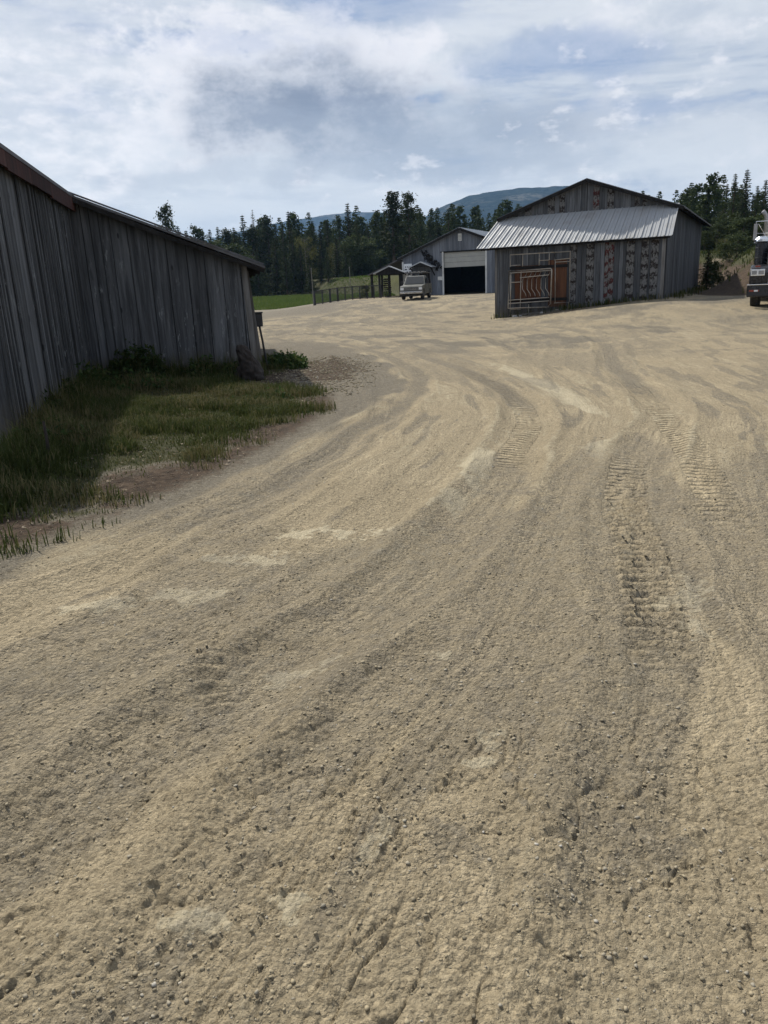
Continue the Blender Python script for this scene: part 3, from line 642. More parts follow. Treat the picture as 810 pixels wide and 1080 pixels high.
# rotten post stump
t = MB(); rs = [.21, .20, .17, .13, .07]; pts = [(0, 0, -.1), (-.02, .0, .15), (-.08, .02, .38), (-.15, .03, .55), (-.2, .04, .66)]
t.tube(pts, rs, 14); t.tube([(.2, -.18, -.05), (.12, -.05, .2), (-.02, .02, .42)], [.12, .11, .06], 10); t.tube([(-.35, -.1, -.05), (-.2, 0, .2), (-.1, .03, .35)], [.08, .10, .05], 10)
o = t.build('stump', M['stump_wood']); o.location = (-2.38, 14.72, gz(-2.38, 14.72)); tag(o, 'dark rotten stump leaning against the lean-to corner in the grass', 'stump')
dm = o.modifiers.new('sub', 'SUBSURF'); dm.levels = 2; dm.render_levels = 2
tx = bpy.data.textures.new('rot', 'CLOUDS'); tx.noise_scale = .14; dm = o.modifiers.new('rough', 'DISPLACE'); dm.texture = tx; dm.strength = .13

# ------------------------------------------------------------------ the board barn with the metal awning
RB = empty('barn', (5.35, 35.12, 0), math.radians(-26.4), 'grey board barn with a ribbed metal awning and paint blotched boards', 'barn')
AW = 3.02
cols = [(3.24, 3.50, 1), (3.90, 4.22, 1), (4.64, 4.80, 2), (4.80, 5.02, 2), (5.50, 5.82, 1), (6.08, 6.36, 1), (6.44, 6.74, 1)]
w = MB(); x = 0.
while x < 7.0-.001:
    nxt = [c for c in cols if c[0]-.02 <= x < c[1]-.01]
    if nxt: x1 = nxt[0][1]; bl = nxt[0][2]; t = rnd(.5, .8)
    else:
        ahead = [c[0] for c in cols if c[0] > x+.01]; lim = ahead[0] if ahead else 7.0
        x1 = min(x+rnd(.16, .27), lim, 7.0); bl = 0
        if lim-x1 < .09: x1 = lim
        t = rnd(.15, .8)
    yo = rnd(-.01, .008); w.board(x+.005, x1-.006, -.03+yo, yo, -.25, AW, AW, t, bl); x = x1
w.board(0, 7, .02, .05, -.25, AW, AW, 0.)
w.build('front_wall', M['barn_boards'], RB)
PX, PZ, EZ = 3.63, 5.46, 4.22
def gtop(x): return EZ+(PZ-EZ)*(x/PX if x < PX else (7-x)/(7-PX))
w = MB(); x = 0.
gcols = [(.95, 1.25, 1), (1.95, 2.25, 1), (2.45, 2.68, 1), (3.86, 4.12, 2), (4.45, 4.72, 1), (5.55, 5.75, 1), (5.85, 6.02, 1)]
while x < 7.0-.001:
    nxt = [c for c in gcols if c[0]-.02 <= x < c[1]-.01]
    if nxt: x1 = nxt[0][1]; bl = nxt[0][2]; t = rnd(.4, .75)
    else:
        ahead = [c[0] for c in gcols if c[0] > x+.01]; lim = ahead[0] if ahead else 7.0
        x1 = min(x+rnd(.17, .28), lim, 7.0); bl = 0
        if lim-x1 < .09: x1 = lim
        t = rnd(.3, .9)
    if x < PX < x1: x1 = PX
    yo = rnd(-.01, .008); w.board(x+.004, x1-.005, 1.17+yo, 1.2+yo, 3.8, gtop(x), gtop(x1), t, bl); x = x1
w.add([(0, 1.23, 3.6), (7, 1.23, 3.6), (7, 1.23, EZ), (PX, 1.23, PZ), (0, 1.23, EZ)], [(0, 1, 2, 3, 4)], 0.)
w.build('gable_wall', M['barn_boards'], RB)
def side(name, xx, out):
    w = MB(); y = 0.
    while y < 16.5:
        y1 = min(y+rnd(.2, .3), 16.5)
        if y < 1.2 < y1: y1 = 1.2
        f = lambda q: AW-.06+(EZ-.1-AW)*min(q, 1.2)/1.2 if q <= 1.2 else EZ
        xo = rnd(-.008, .008); a, b = (xx+xo, xx+.03+xo)
        w.board(y+.005, y1-.006, a, b, -.25, f(y), f(y1), rnd(.05, .55), axis='y'); y = y1
    w.board(1.25, 16.5, xx-out*.03, xx-out*.01, -.25, EZ, EZ, 0., axis='y')
    w.build(name, M['barn_boards'], RB)
side('side_wall', 7.0, 1); side('side_wall', -.03, -1)
w = MB(); w.board(0, 7, 16.5, 16.54, -.2, EZ, EZ, .3); w.add([(0, 16.52, EZ), (7, 16.52, EZ), (PX, 16.52, PZ)], [(0, 1, 2)], .3); w.build('back_wall', M['barn_boards'], RB)
for s in (-1, 1):
    e = (-.22, 4.22) if s < 0 else (7.48, 4.14)
    w = MB(); w.slab([(e[0], .92, e[1]+.05), (PX, .92, PZ+.09), (PX, 17.4, PZ+.09), (e[0], 17.4, e[1]+.05)], .05)
    rf = w.build('roof', M['old_roof'], RB)
    w = MB(); w.bar((e[0], .905, e[1]-.05), (PX, .905, PZ-.01), .03, .13, .3); w.build('barge_board', M['dark_timber'], rf)
    w = MB()
    for k in range(12): w.bar((e[0]+.03 if s < 0 else e[0]-.03, 1.6+k*1.4, e[1]-.04), (PX, 1.6+k*1.4, PZ), .05, .09, .3)
    w.build('rafters', M['dark_timber'], rf)
# awning: ribbed sheets
lo0, lo1 = Vector((-.74, -.33, 2.99)), Vector((7.23, -.27, 3.04)); up0_, up1_ = Vector((-.14, 1.15, 4.27)), Vector((7.27, 1.15, 4.30))
w = MB(); ns = 27
for k in range(ns):
    a, b = k/ns, (k+1)/ns
    A, B, C_, D = lo0.lerp(lo1, a), lo0.lerp(lo1, b-.002), up0_.lerp(up1_, b-.002), up0_.lerp(up1_, a)
    j = rnd(-.02, .02); A = A+(A-D)*j*.3; B = B+(B-C_)*j*.3
    w.slab([A, B, C_, D], .012, rnd(.3, .7))
w.build('awning_roof', M['roof_metal'], RB)
w = MB()
for k in range(ns+1):
    a = k/ns; up_ = Vector((0, -.012, .014)); w.bar(lo0.lerp(lo1, a)+up_, up0_.lerp(up1_, a)+up_, .035, .03)
    if k < ns: a = (k+.5)/ns; w.bar(lo0.lerp(lo1, a)+up_*.4, up0_.lerp(up1_, a)+up_*.4, .018, .012)
w.build('awning_rib', M['roof_metal'], RB)
w = MB(); w.bar((-.6, -.22, 2.945), (7.15, -.20, 2.99), .04, .09, .2); w.build('awning_beam', M['dark_timber'], RB)
for k in range(8):
    w = MB(); xq = .05+k*.985; w.bar((xq, -.26, 2.935+.005*k), (xq, 1.15, 4.19), .05, .08, .3); w.build('awning_rafter', M['dark_timber'], RB)
w = MB(); w.bar((6.93, -.055, -.2), (6.93, -.055, 3.0), .13, .03, .95); w.build('corner_board', M['old_timber'], RB)
w = MB(); w.bar((.03, -.055, -.2), (.03, -.055, 3.0), .10, .03, .6); w.build('corner_board', M['old_timber'], RB)
# rust red door behind the gates
w = MB(); w.box((1.45, -.05, 1.45), (1.15, .02, 1.5), tint=.6); w.box((2.72, -.05, 1.42), (.78, .02, 1.9), tint=.5)
dr = w.build('door', M['rust_panel'], RB)
w = MB()
for zq in (.78, 2.12):
    w = MB(); w.box((1.9, -.07, zq), (2.5, .025, .12), tint=.2); w.build('cross_board', M['dark_timber'], dr)

def local(p, org=RB):
    return org.matrix_world @ Vector(p)
bpy.context.view_layer.update()
def rbpt(x, y, z=0.):
    a = math.radians(-26.4); return (5.35+x*math.cos(a)-y*math.sin(a), 35.12+x*math.sin(a)+y*math.cos(a), z)
RBR = math.radians(-26.4)
def gate(pos, label, spec, lean=.05):
    """spec: list of (part, [polylines of (x,z)], radius)"""
    o = empty('gate', rbpt(*pos), RBR, label, 'gate', 'tube gates leaning on the barn'); o.rotation_euler = (-lean, 0, RBR)
    for part, lines, r in spec:
        for ln in lines:
            m = MB(); m.tube([(x, 0, z) for x, z in ln], r, 6); m.build(part, M['galv_tube'], o, smooth=True)
R_, P_ = 'rail', 'upright'
gate((.66, -.14, .16), 'tall wide tubular stock gate at the back of the barn gates', [
    ('frame', [[(0, .0), (2.62, .0), (2.62, .02)], [(0, 2.52), (2.60, 2.52)]], .026),
    (P_, [[(.04, 0), (.0, 2.52)], [(.55, 1.9), (.55, 2.52)], [(1.27, 1.95), (1.27, 2.52)], [(1.70, 1.95), (1.70, 2.52)], [(.85, 0), (.85, .45)]], .020),
    (R_, [[(0, 2.08), (.45, 2.08)], [(1.27, 2.22), (1.72, 2.22)], [(.05, .24), (.5, .24)], [(1.3, .30), (1.75, .30)]], .018)], .045)
vb = []
for k in range(6):
    q = .62+k*.20; vb.append([(q+.17, .55), (q+.14, .66), (q, .86), (q, 1.26), (q+.14, 1.44), (q+.17, 1.53)])
gate((.64, -.27, .38), 'shorter tubular gate with a row of bent bars in front', [
    ('frame', [[(0, .08), (0, 1.62), (1.82, 1.66), (1.86, 1.6), (1.86, .22), (1.72, .08), (0, .08)]], .030),
    (R_, [[(0, 1.55), (1.84, 1.58)], [(.1, 1.16), (.6, 1.16)], [(0, .28), (1.8, .34)], [(0, .42), (1.78, .48)], [(.5, 1.34), (1.75, 1.40)]], .022),
    ('bent_bar', vb, .014),
    (P_, [[(.10, .1), (.10, 1.55)], [(.54, .1), (.54, 1.6)]], .018)], .07)
gate((2.62, -.16, .62), 'narrow upright tubular gate leaning right of the bent bar gate', [
    ('frame', [[(0, .0), (.64, .02), (.62, 2.05), (-.05, 2.05), (-.05, 1.75), (.60, 1.78)]], .022),
    (P_, [[(.05, .0), (.0, 1.75)]], .016), (R_, [[(.05, -.28), (.60, -.26), (.62, .02)], [(0, 1.66), (.6, 1.66)]], .018)], .05)
for k, (xx, yy, s) in enumerate(((1.05, -.62, .10), (1.32, -.7, .075), (2.2, -.5, .09))):
    bpy_m = MB(); bpy_m.lathe([(.02, -.4*s), (.8*s, -.3*s), (1.0*s, .1*s), (.75*s, .5*s), (.25*s, .72*s)], (0, 0, 0), n=9)
    p = rbpt(xx, yy); o = bpy_m.build('rock', M['rock']); o.location = (p[0], p[1], gz(p[0], p[1])+.01); o.rotation_euler = (.2*k, .1, k)
    o.scale = (1.3, .9, .9)
    tag(o, ('larger pale rock below the gates at the barn foot', 'small pale rock below the bent bar gate', 'pale rock near the middle of the gates foot')[k], 'rock', 'rocks at the barn foot')
p0 = rbpt(1.2, -.42); pl = MB(); pl.bar((0, 0, .07), (1.75, .12, .14), .10, .05, .8)
o = pl.build('plank', M['old_timber']); o.location = (p0[0], p0[1], gz(p0[0], p0[1])); o.rotation_euler = (0, -.03, RBR); tag(o, 'loose grey plank lying along the foot of the gates', 'plank')

# ------------------------------------------------------------------ garage
GA = math.radians(-24); GO = (2.55, 68.97)
GR = empty('garage', (GO[0], GO[1], 0), GA, 'large grey board garage with an open overhead door at the end of yard', 'garage')
def gpt(x, y, z=0.): return (GO[0]+x*math.cos(GA)-y*math.sin(GA), GO[1]+x*math.sin(GA)+y*math.cos(GA), z)
GP, GPZ, GEZ, GW = 5.19, 5.86, 3.86, 10.4
def gg(x): return GEZ+(GPZ-GEZ)*(1-abs(x-GP)/GP)-.06
w = MB(); x = 0.; D0, D1, DH = 3.70, 7.30, 4.05
while x < GW-.001:
    x1 = min(x+rnd(.22, .34), GW)
    for s in (D0, D1, GP):
        if x < s < x1: x1 = s
    zb = DH if D0-.001 <= x < D1-.001 else .1
    yo = rnd(-.008, .008); w.board(x+.004, x1-.004, -.03+yo, yo, zb, gg(x), gg(x1), rnd(.25, .8)); x = x1
w.board(0, D0, .02, .05, .1, GEZ, GEZ-.06+(GPZ-GEZ)*D0/GP, 0.); w.board(D1, GW, .02, .05, .1, gg(D1), gg(GW), 0.)
w.build('front_wall', M['garage_boards'], GR)
w = MB()
w.board(0, 16, 0, .04, .1, GEZ, GEZ, .5, axis='y'); w.board(0, 16, GW-.04, GW, .1, GEZ, GEZ, .5, axis='y'); w.board(0, GW, 16, 16.04, .1, GEZ, GEZ, .5)
w.add([(0, 16.02, GEZ), (GW, 16.02, GEZ), (GP, 16.02, GPZ)], [(0, 1, 2)], .5); w.build('rear_wall', M['garage_boards'], GR)
w = MB(); w.board(.06, GW-.06, .1, 15.9, .50, .62, .62); w.board(.06, 16, .05, .09, .5, GEZ-.1, GEZ-.1, axis='y'); w.board(.06, 16, GW-.09, GW-.05, .5, GEZ-.1, GEZ-.1, axis='y'); w.board(.06, GW-.06, 15.9, 15.95, .5, GEZ, GEZ)
w.build('interior', M['dark_room'], GR)
for s in (-1, 1):
    e = -.35 if s < 0 else GW+.35
    w = MB(); ez = GEZ-.155
    w.slab([(e, -.35, ez+.06), (GP, -.35, GPZ+.06), (GP, 16.4, GPZ+.06), (e, 16.4, ez+.06)], .06)
    w2 = MB(); w2.bar((e, -.37, ez-.04), (GP, -.37, GPZ-.04), .03, .2); w2.build('barge_board', M['dark_timber'], GR)
    for k in range(28): w.bar((e, -.3+k*.6, ez+.075), (GP, -.3+k*.6, GPZ+.075), .04, .03)
    w.build('roof', M['garage_roof'], GR)
w = MB(); w.slab([(-3.2, -.3, 2.60), (-.37, -.3, 3.70), (-.37, 9., 3.70), (-3.2, 9., 2.60)], .08); pr_ = w.build('porch_roof', M['old_roof'], GR)
for yq in (.1, 4., 8.5):
    w = MB(); w.box((-3.0, yq, 1.5), (.18, .18, 2.2)); w.build('porch_post', M['dark_timber'], GR)
for xq in (D0-.06, D1+.06):
    w = MB(); w.box((xq, -.06, DH/2+.25), (.14, .05, DH-.35)); w.build('door_jamb', M['white_trim'], GR)
w = MB(); w.box(((D0+D1)/2, -.055, DH+.05), (D1-D0+.5, .05, .10), tint=.2); w.build('door_header', M['dark_timber'], GR)
w = MB()
for k in range(3): w.box(((D0+D1)/2, .08, DH-.2-k*.40), (D1-D0-.02, .05, .385))
w.build('overhead_door', M['door_panel'], GR)
w = MB(); w.box((.03, -.06, 2.0), (.14, .05, 3.0)); w.build('corner_board', M['white_trim'], GR)
w = MB(); w.box((5.15, -.055, 5.18), (.30, .04, .56)); v_ = w.build('gable_vent', M['white_trim'], GR)
w = MB()
for k in range(4): w.box((5.15, -.08, 5.0+k*.11), (.22, .012, .06))
w.build('slats', M['door_panel'], v_)
# canopy over the side door
w = MB(); cx = 1.98; w.slab([(cx-1.05, -1.1, 3.0), (cx, -1.1, 3.42), (cx, -.02, 3.42), (cx-1.05, -.02, 3.0)], .07); w.slab([(cx, -1.1, 3.42), (cx+1.05, -1.1, 3.0), (cx+1.05, -.02, 3.0), (cx, -.02, 3.42)], .07)
cn = w.build('canopy', M['garage_roof'], GR)
for s in (-1, 1):
    w = MB(); w.bar((cx+s*.9, -1.0, 2.96), (cx+s*.9, -.03, 2.3), .07, .07); w.build('brace', M['dark_timber'], cn)
w = MB(); w.add([(cx-.95, -1.02, 2.98), (cx+.95, -1.02, 2.98), (cx, -1.02, 3.34)], [(0, 1, 2)]); w.build('gable_panel', M['dark_timber'], cn)
w = MB(); w.box((cx, -.05, 1.65), (.95, .04, 2.05)); d_ = w.build('side_door', M['dark_timber'], GR)
w = MB(); w.box((3.38, -.06, 2.02), (.42, .05, .30)); w.build('meter_box', M['white_trim'], GR)
# sign on the wall
sg = empty('sign', gpt(.50, -.10, 2.05), GA, 'tall white sign with dark marks on the garage wall behind the pickup', 'sign')
w = MB(); w.box((0, 0, .62), (.72, .03, 1.3)); w.build('panel', M['sign_white'], sg)
for z_, xs in ((1.02, ((-.2, .12), (0, .1), (.22, .14))), (.82, ((-.18, .2), (.2, .22))), (.60, ((.22, .2), (-.05, .12))), (.42, ((-.22, .1), (.12, .26))), (.16, ((-.1, .26), (.24, .1)))):
    for xq, wd in xs: w = MB(); w.box((xq, -.019, z_), (wd, .006, .09 if z_ > .5 else .12)); w.build('marking', M['mark_black'], sg)
# dark zigzag of short tubes and triangles, an unidentified wall mark
wm_ = MB()
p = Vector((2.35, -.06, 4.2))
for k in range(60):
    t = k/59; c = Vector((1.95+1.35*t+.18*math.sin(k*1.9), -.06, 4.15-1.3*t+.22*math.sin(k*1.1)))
    wm_.tube([c, c+Vector((rnd(-.2, .2), rnd(-.08, -.02), rnd(-.16, .16)))], rnd(.02, .05), 5)
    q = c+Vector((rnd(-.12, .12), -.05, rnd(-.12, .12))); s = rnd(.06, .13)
    wm_.add([q+Vector((-s, 0, -s*.5)), q+Vector((s, -.03, -s)), q+Vector((s*.4, 0, s))], [(0, 1, 2)], .1)
wm_.tube([(2.0, -.05, .6), (2.05, -.06, 2.2), (2.0, -.06, 4.2)], .02, 5)
o = wm_.build('wall_mark', M['dark_timber']); o.location = (GO[0], GO[1], 0); o.rotation_euler = (0, 0, GA); tag(o, 'dark straggly zigzag on the garage wall above the canopy', 'wall_mark')

# open pavilion
PV = empty('pavilion', (1.33, 66.2, gz(1.33, 66.2)), math.radians(-6), 'small open gabled shelter on dark posts left of the garage', 'shelter')
for sx in (-1, 1):
    w = MB(); w.slab([(sx*1.3, -.5, 1.95), (0, -.5, 2.5), (0, 2.6, 2.5), (sx*1.3, 2.6, 1.95)], .07); w.build('roof', M['garage_roof'], PV)
    for yq in (0, 2.3):
        w = MB(); w.box((sx*.85, yq, .95), (.17, .17, 2.1)); w.build('post', M['dark_timber'], PV)
for yq in (-.25, 2.4):
    w = MB(); w.add([(-1.1, yq, 1.93), (1.1, yq, 1.93), (0, yq, 2.40)], [(0, 1, 2)], .5); w.add([(-1.1, yq+.04, 1.93), (1.1, yq+.04, 1.93), (0, yq+.04, 2.40)], [(0, 1, 2)], .5)
    w.bar((-1.1, yq+.02, 1.88), (1.1, yq+.02, 1.88), .08, .14); w.build('gable_beam', M['dark_timber'], PV)
w = MB()
for k in range(7):
    for j in range(9):
        w.tube([(-.45+k*.085+rnd(-.02, .02), 1.0, .1+j*.17), (-.45+k*.085, 1.5, .1+j*.17)], rnd(.05, .085), 7, rnd(0, 1))
o = w.build('log_stack', M['stump_wood']); o.location = (1.33, 66.2, gz(1.33, 66.2)); tag(o, 'tall dark stack of firewood inside the small open shelter', 'firewood')

# mesh fence
f0, f1 = Vector((-4.5, 60.2, 0)), Vector((.55, 64.6, 0)); FL = (f1-f0).length; fd = (f1-f0)/FL
F = empty('fence', (f0.x, f0.y, 0), math.atan2(fd.y, fd.x), 'low dark wire mesh fence between gravel and meadow', 'fence')
np_ = 10
def fz(s): q = f0+fd*s; return gz(q.x, q.y)
w = MB()
for i in range(np_):
    s = FL*i/(np_-1); z0 = fz(s); p = MB(); ww = .13 if i in (0, 2, 3) else .07
    p.box((s, 0, z0+.48), (ww, ww*.8, 1.12)); p.build('post', M['black_steel'], F)
    if i < np_-1:
        s2 = FL*(i+1)/(np_-1); z1 = fz(s2)
        for h in (.08, 1.0): r = MB(); r.bar((s, 0, z0+h), (s2, 0, z1+h), .05, .06); r.build('rail', M['black_steel'], F)
        for h in np.linspace(.2, .9, 7): w.bar((s, 0, z0+h), (s2, 0, z1+h), .012, .012)
        for k in range(1, 8): q = s+(s2-s)*k/8; zq = z0+(z1-z0)*k/8; w.bar((q, 0, zq+.08), (q, 0, zq+1.0), .014, .014)
w.build('wire_mesh', M['black_steel'], F)
for (x, y, h, lab, r) in ((-4.55, 59.4, 2.6, 'thin tall grey pole beside the left end of the mesh fence', .026), (-2.05, 70, 2.6, 'thin pale pole in the meadow behind the mesh fence', .026)):
    o = empty('pole', (x, y, gz(x, y)), 0, lab, 'pole')
    w = MB(); w.tube([(0, 0, -.2), (.01, 0, h*.5), (0, 0, h)], [r, r, r*.8], 8); w.build('shaft', M['pole_grey'], o)
    w = MB(); w.lathe([(r*1.3, 0), (r*1.3, .05), (r*.5, .09)], (0, 0, h), n=8); w.build('cap', M['pole_grey'], o)

# ------------------------------------------------------------------ vehicles
def wheel(par, c, R, W, rim=.58, mat='rim_steel'):
    t = MB(); prof = [(R*rim, -W/2), (R*.93, -W/2), (R, -W*.36), (R, W*.36), (R*.93, W/2), (R*rim, W/2)]
    t.lathe(prof, c, 'x', 28); wh = t.build('wheel', M['tyre_rubber'], par, bevel=.006)
    for sg in (-1, 1):
        r = MB(); x = c[0]+sg*W*.30
        r.lathe([(R*rim*1.02, -.02*sg), (R*rim*.9, .03*sg), (R*.30, -.01*sg), (R*.16, .05*sg), (R*.15, .06*sg)], (x, c[1], c[2]), 'x', 22); r.build('rim', M[mat], wh)
    return wh
px_, py_ = 3.05, 57.5
PK = empty('pickup_truck', (px_, py_, gz(px_, py_)), math.radians(-13), 'old tan pickup truck with a rack parked by the garage', 'pickup truck')
W = .86
b = MB()
b.extrude([(-2.30, .42), (-2.34, .62), (-2.30, .92), (-2.20, 1.02), (-1.0, 1.10), (-.95, 1.12), (.75, 1.12), (.75, .40), (-1.08, .38), (-1.12, .62), (-1.32, .80), (-1.62, .82), (-1.86, .66), (-1.94, .42)], -W, W)
b.build('body', M['tan_paint'], PK, bevel=.03)
b = MB(); b.extrude([(.77, .42), (.77, 1.16), (2.40, 1.16), (2.42, .45), (2.0, .42), (1.92, .64), (1.72, .80), (1.42, .80), (1.22, .64), (1.14, .42)], -W, W); b.build('bed', M['tan_paint'], PK, bevel=.02)
b = MB(); cab = [(-.98, 1.10), (-.42, 1.72), (-.30, 1.76), (.52, 1.76), (.62, 1.70), (.74, 1.10)]
vs = [(-W*(1 if z < 1.3 else .84), y, z) for y, z in cab]+[(W*(1 if z < 1.3 else .84), y, z) for y, z in cab]; n = 6
b.add(vs, [tuple(range(n)), tuple(range(2*n-1, n-1, -1))]+[(i, n+i, n+(i+1) % n, (i+1) % n) for i in range(n)]); b.build('cab', M['tan_paint'], PK, bevel=.02)
b = MB(); b.slab([(-.74, -.95, 1.165), (.74, -.95, 1.165), (.64, -.47, 1.70), (-.64, -.47, 1.70)], .02); b.build('windscreen', M['glass_dark'], PK)
b = MB(); b.slab([(-.64, .66, 1.66), (.64, .66, 1.66), (.70, .765, 1.22), (-.70, .765, 1.22)], .02); b.build('rear_window', M['glass_dark'], PK)
for s in (-1, 1):
    b = MB(); b.add([(s*.872, -.80, 1.16), (s*.872, .62, 1.16), (s*.745, .52, 1.68), (s*.745, -.38, 1.68)], [(0, 1, 2, 3)]); b.add([(s*.862, -.80, 1.16), (s*.862, .62, 1.16), (s*.735, .52, 1.68), (s*.735, -.38, 1.68)], [(0, 1, 2, 3)]); b.build('side_window', M['glass_dark'], PK)
    b = MB(); b.box((s*.72, -2.335, .80), (.26, .04, .17)); b.build('headlight', M['lamp_lens'], PK, bevel=.01)
    b = MB(); b.box((s*1.02, -.72, 1.28), (.17, .08, .24)); b.bar((s*.86, -.70, 1.2), (s*.98, -.72, 1.25), .03, .03); b.build('mirror', M['black_steel'], PK)
    d = MB(); d.box((s*.868, -.12, .78), (.012, 1.15, .60)); dd = d.build('door', M['tan_paint'], PK)
    h = MB(); h.box((s*.885, .28, .98), (.02, .16, .04)); h.build('handle', M['chrome'], dd)
    for yq in (-1.60, 1.57): wheel(PK, (s*.75, yq, .36), .36, .23)
b = MB(); b.box((0, -2.335, .80), (1.10, .03, .20)); g = b.build('grille', M['black_steel'], PK)
b = MB()
for k in range(3): b.box((0, -2.355, .74+k*.06), (1.06, .012, .018))
b.build('bars', M['chrome'], g)
b = MB(); b.box((0, -2.40, .52), (1.74, .12, .16)); b.build('bumper', M['chrome'], PK, bevel=.02)
b = MB(); b.box((0, 2.46, .50), (1.7, .1, .16)); b.build('bumper', M['black_steel'], PK, bevel=.02)
b = MB()
for yq in (.86, 2.2):
    b.tube([(-.80, yq, 1.1), (-.74, yq, 1.98), (.74, yq, 1.98), (.80, yq, 1.1)], .035, 7)
for s in (-1, 1): b.tube([(s*.74, -.6, 2.0), (s*.74, 2.5, 2.0)], .03, 7)
for yq in (1.3, 1.75): b.tube([(-.74, yq, 1.98), (.74, yq, 1.98)], .025, 7)
b.build('ladder_rack', M['black_steel'], PK)
b = MB(); b.box((0, .2, .33), (1.3, 4.3, .14)); b.build('chassis', M['black_steel'], PK)
b = MB(); b.box((0, 1.1, 1.33), (1.5, .5, .42)); b.build('tool_box', M['black_steel'], PK, bevel=.03)
b = MB()
for k in range(7): b.tube([(-.55+k*.18, 1.3, 1.96+rnd(0, .1)), (-.5+k*.17, 2.6, 2.03+rnd(0, .1))], .03, 6)
o = b.build('pole_bundle', M['pole_grey']); o.location = PK.location; o.rotation_euler = PK.rotation_euler; tag(o, 'bundle of poles lying on the rack of the tan pickup', 'poles')

PK.scale = (.9, .9, .9)
SA = math.radians(-29); sx = 12.62+1.29*math.cos(SA)-.75*math.sin(SA)*1.; sy = 27.0+1.29*math.sin(SA)+.75*math.cos(SA)
SM = empty('semi_truck', (sx, sy, gz(12.9, 27)), SA, 'dark conventional semi truck with chrome stacks at the right edge', 'truck')
def part(name, mat, par=SM, bevel=0., smooth=False, **k):
    return None
b = MB()
for s in (-1, 1): b.box((s*.42, 3.2, .82), (.10, 7.6, .26))
b.build('chassis', M['black_steel'], SM)
b = MB(); b.box((0, -.62, .79), (2.56, .26, .40)); b.box((0, -.50, .62), (1.7, .12, .12)); b.build('bumper', M['black_paint'], SM, bevel=.04)
b = MB(); b.box((0, -.75, 1.0), (2.58, .05, .035)); b.build('bumper_trim', M['chrome'], SM, bevel=.01)
for s in (-1, 1):
    l = MB(); l.box((s*1.05, -.765, .80), (.30, .03, .06)); q = l.build('turn_light', M['amber_lens'], SM, bevel=.01)
    l = MB(); l.box((s*.99, -.785, .80), (.12, .012, .055)); l.build('reflector', M['lamp_lens'], q)
    # fender: arched shell with a flat headlight face
    f = MB(); prof = []
    for k in range(9):
        a = math.radians(200-k*25); prof.append((.18+.74*math.cos(a), .60+.74*math.sin(a) if k else .62))
    outer = [(-.60, 1.02), (-.62, 1.40), (-.50, 1.56), (-.1, 1.66), (.45, 1.62), (.85, 1.30), (1.02, .95)]; inner = [(.88, .95), (.72, 1.2), (.40, 1.44), (.1, 1.5), (-.2, 1.4), (-.42, 1.2), (-.48, 1.02)]
    f.extrude(outer+inner, s*.66, s*1.24); f.build('fender', M['black_paint'], SM, bevel=.03)
    h = MB(); h.box((s*.99, -.64, 1.40), (.44, .08, .22)); hb = h.build('headlight', M['chrome'], SM, bevel=.012)
    for k in (-1, 1):
        q = MB(); q.box((s*.99+k*.105, -.69, 1.40), (.16, .03, .13)); q.build('lens', M['rim_steel'], hb, bevel=.01)
    q = MB(); q.box((s*1.0, -.60, 1.60), (.16, .08, .05)); q.build('marker_light', M['amber_lens'], SM, bevel=.015)
    # air cleaner
    a = MB(); a.lathe([(.20, 1.66), (.21, 1.70), (.21, 2.30), (.19, 2.33)], (s*1.02, .95, 0), n=24); ac = a.build('air_cleaner', M['black_paint'], SM, smooth=False)
    a = MB(); a.lathe([(.20, 2.33), (.27, 2.36), (.27, 2.42), (.20, 2.49), (.06, 2.52)], (s*1.02, .95, 0), n=24); a.build('cap', M['chrome'], ac)
    for zq in (1.85, 2.15):
        a = MB(); a.lathe([(.213, zq), (.216, zq+.005), (.216, zq+.035), (.213, zq+.04)], (s*1.02, .95, 0), n=24); a.build('band', M['black_steel'], ac)
    a = MB(); a.tube([(s*1.02, .95, 1.75), (s*.86, .95, 1.62), (s*.62, .9, 1.6)], .07, 10); a.build('duct', M['black_steel'], ac)
    # mirror with bracket
    m = MB(); m.box((s*1.30, 1.28, 2.66), (.12, .05, .50)); mm = m.build('mirror', M['rim_steel'], SM, bevel=.02)
    m = MB(); m.tube([(s*.84, 1.42, 2.98), (s*1.30, 1.30, 2.98), (s*1.30, 1.30, 2.34), (s*.84, 1.42, 2.36)], .016, 8); m.tube([(s*.84, 1.6, 2.62), (s*1.26, 1.32, 2.62)], .012, 6); m.tube([(s*.84, 1.42, 2.36), (s*1.22, 1.32, 2.9)], .012, 6); m.build('bracket', M['chrome'], mm)
    # stack
    m = MB(); m.tube([(s*1.06, 2.75, .8), (s*1.06, 2.75, 1.6)], .07, 14); m.tube([(s*1.06, 2.75, 1.6), (s*1.06, 2.75, 2.5)], .12, 16); m.tube([(s*1.06, 2.75, 2.5), (s*1.06, 2.75, 3.15), (s*1.10, 2.73, 3.26), (s*1.20, 2.70, 3.38)], .068, 14)
    m.build('exhaust_stack', M['rim_steel'], SM, smooth=True)
    d = MB(); d.box((s*.905, 1.98, 1.86), (.012, .92, 1.25)); dd = d.build('door', M['cab_white'], SM, bevel=.004)
    g = MB(); g.box((s*.915, 1.98, 2.66), (.01, .80, .52)); g.build('window', M['glass_dark'], dd)
    g = MB(); g.box((s*.93, 2.30, 2.0), (.03, .14, .03)); g.build('handle', M['chrome'], dd)
    t = MB(); t.lathe([(.28, -.7), (.31, -.66), (.31, .66), (.28, .7)], (s*.92, 2.5, .82), 'y', 22); t.build('fuel_tank', M['chrome'], SM)
    wheel(SM, (s*1.04, .22, .51), .51, .30, .56)
    for yq in (5.2, 6.5):
        for xq in (.78, 1.12): wheel(SM, (s*xq, yq, .51), .51, .28, .56)
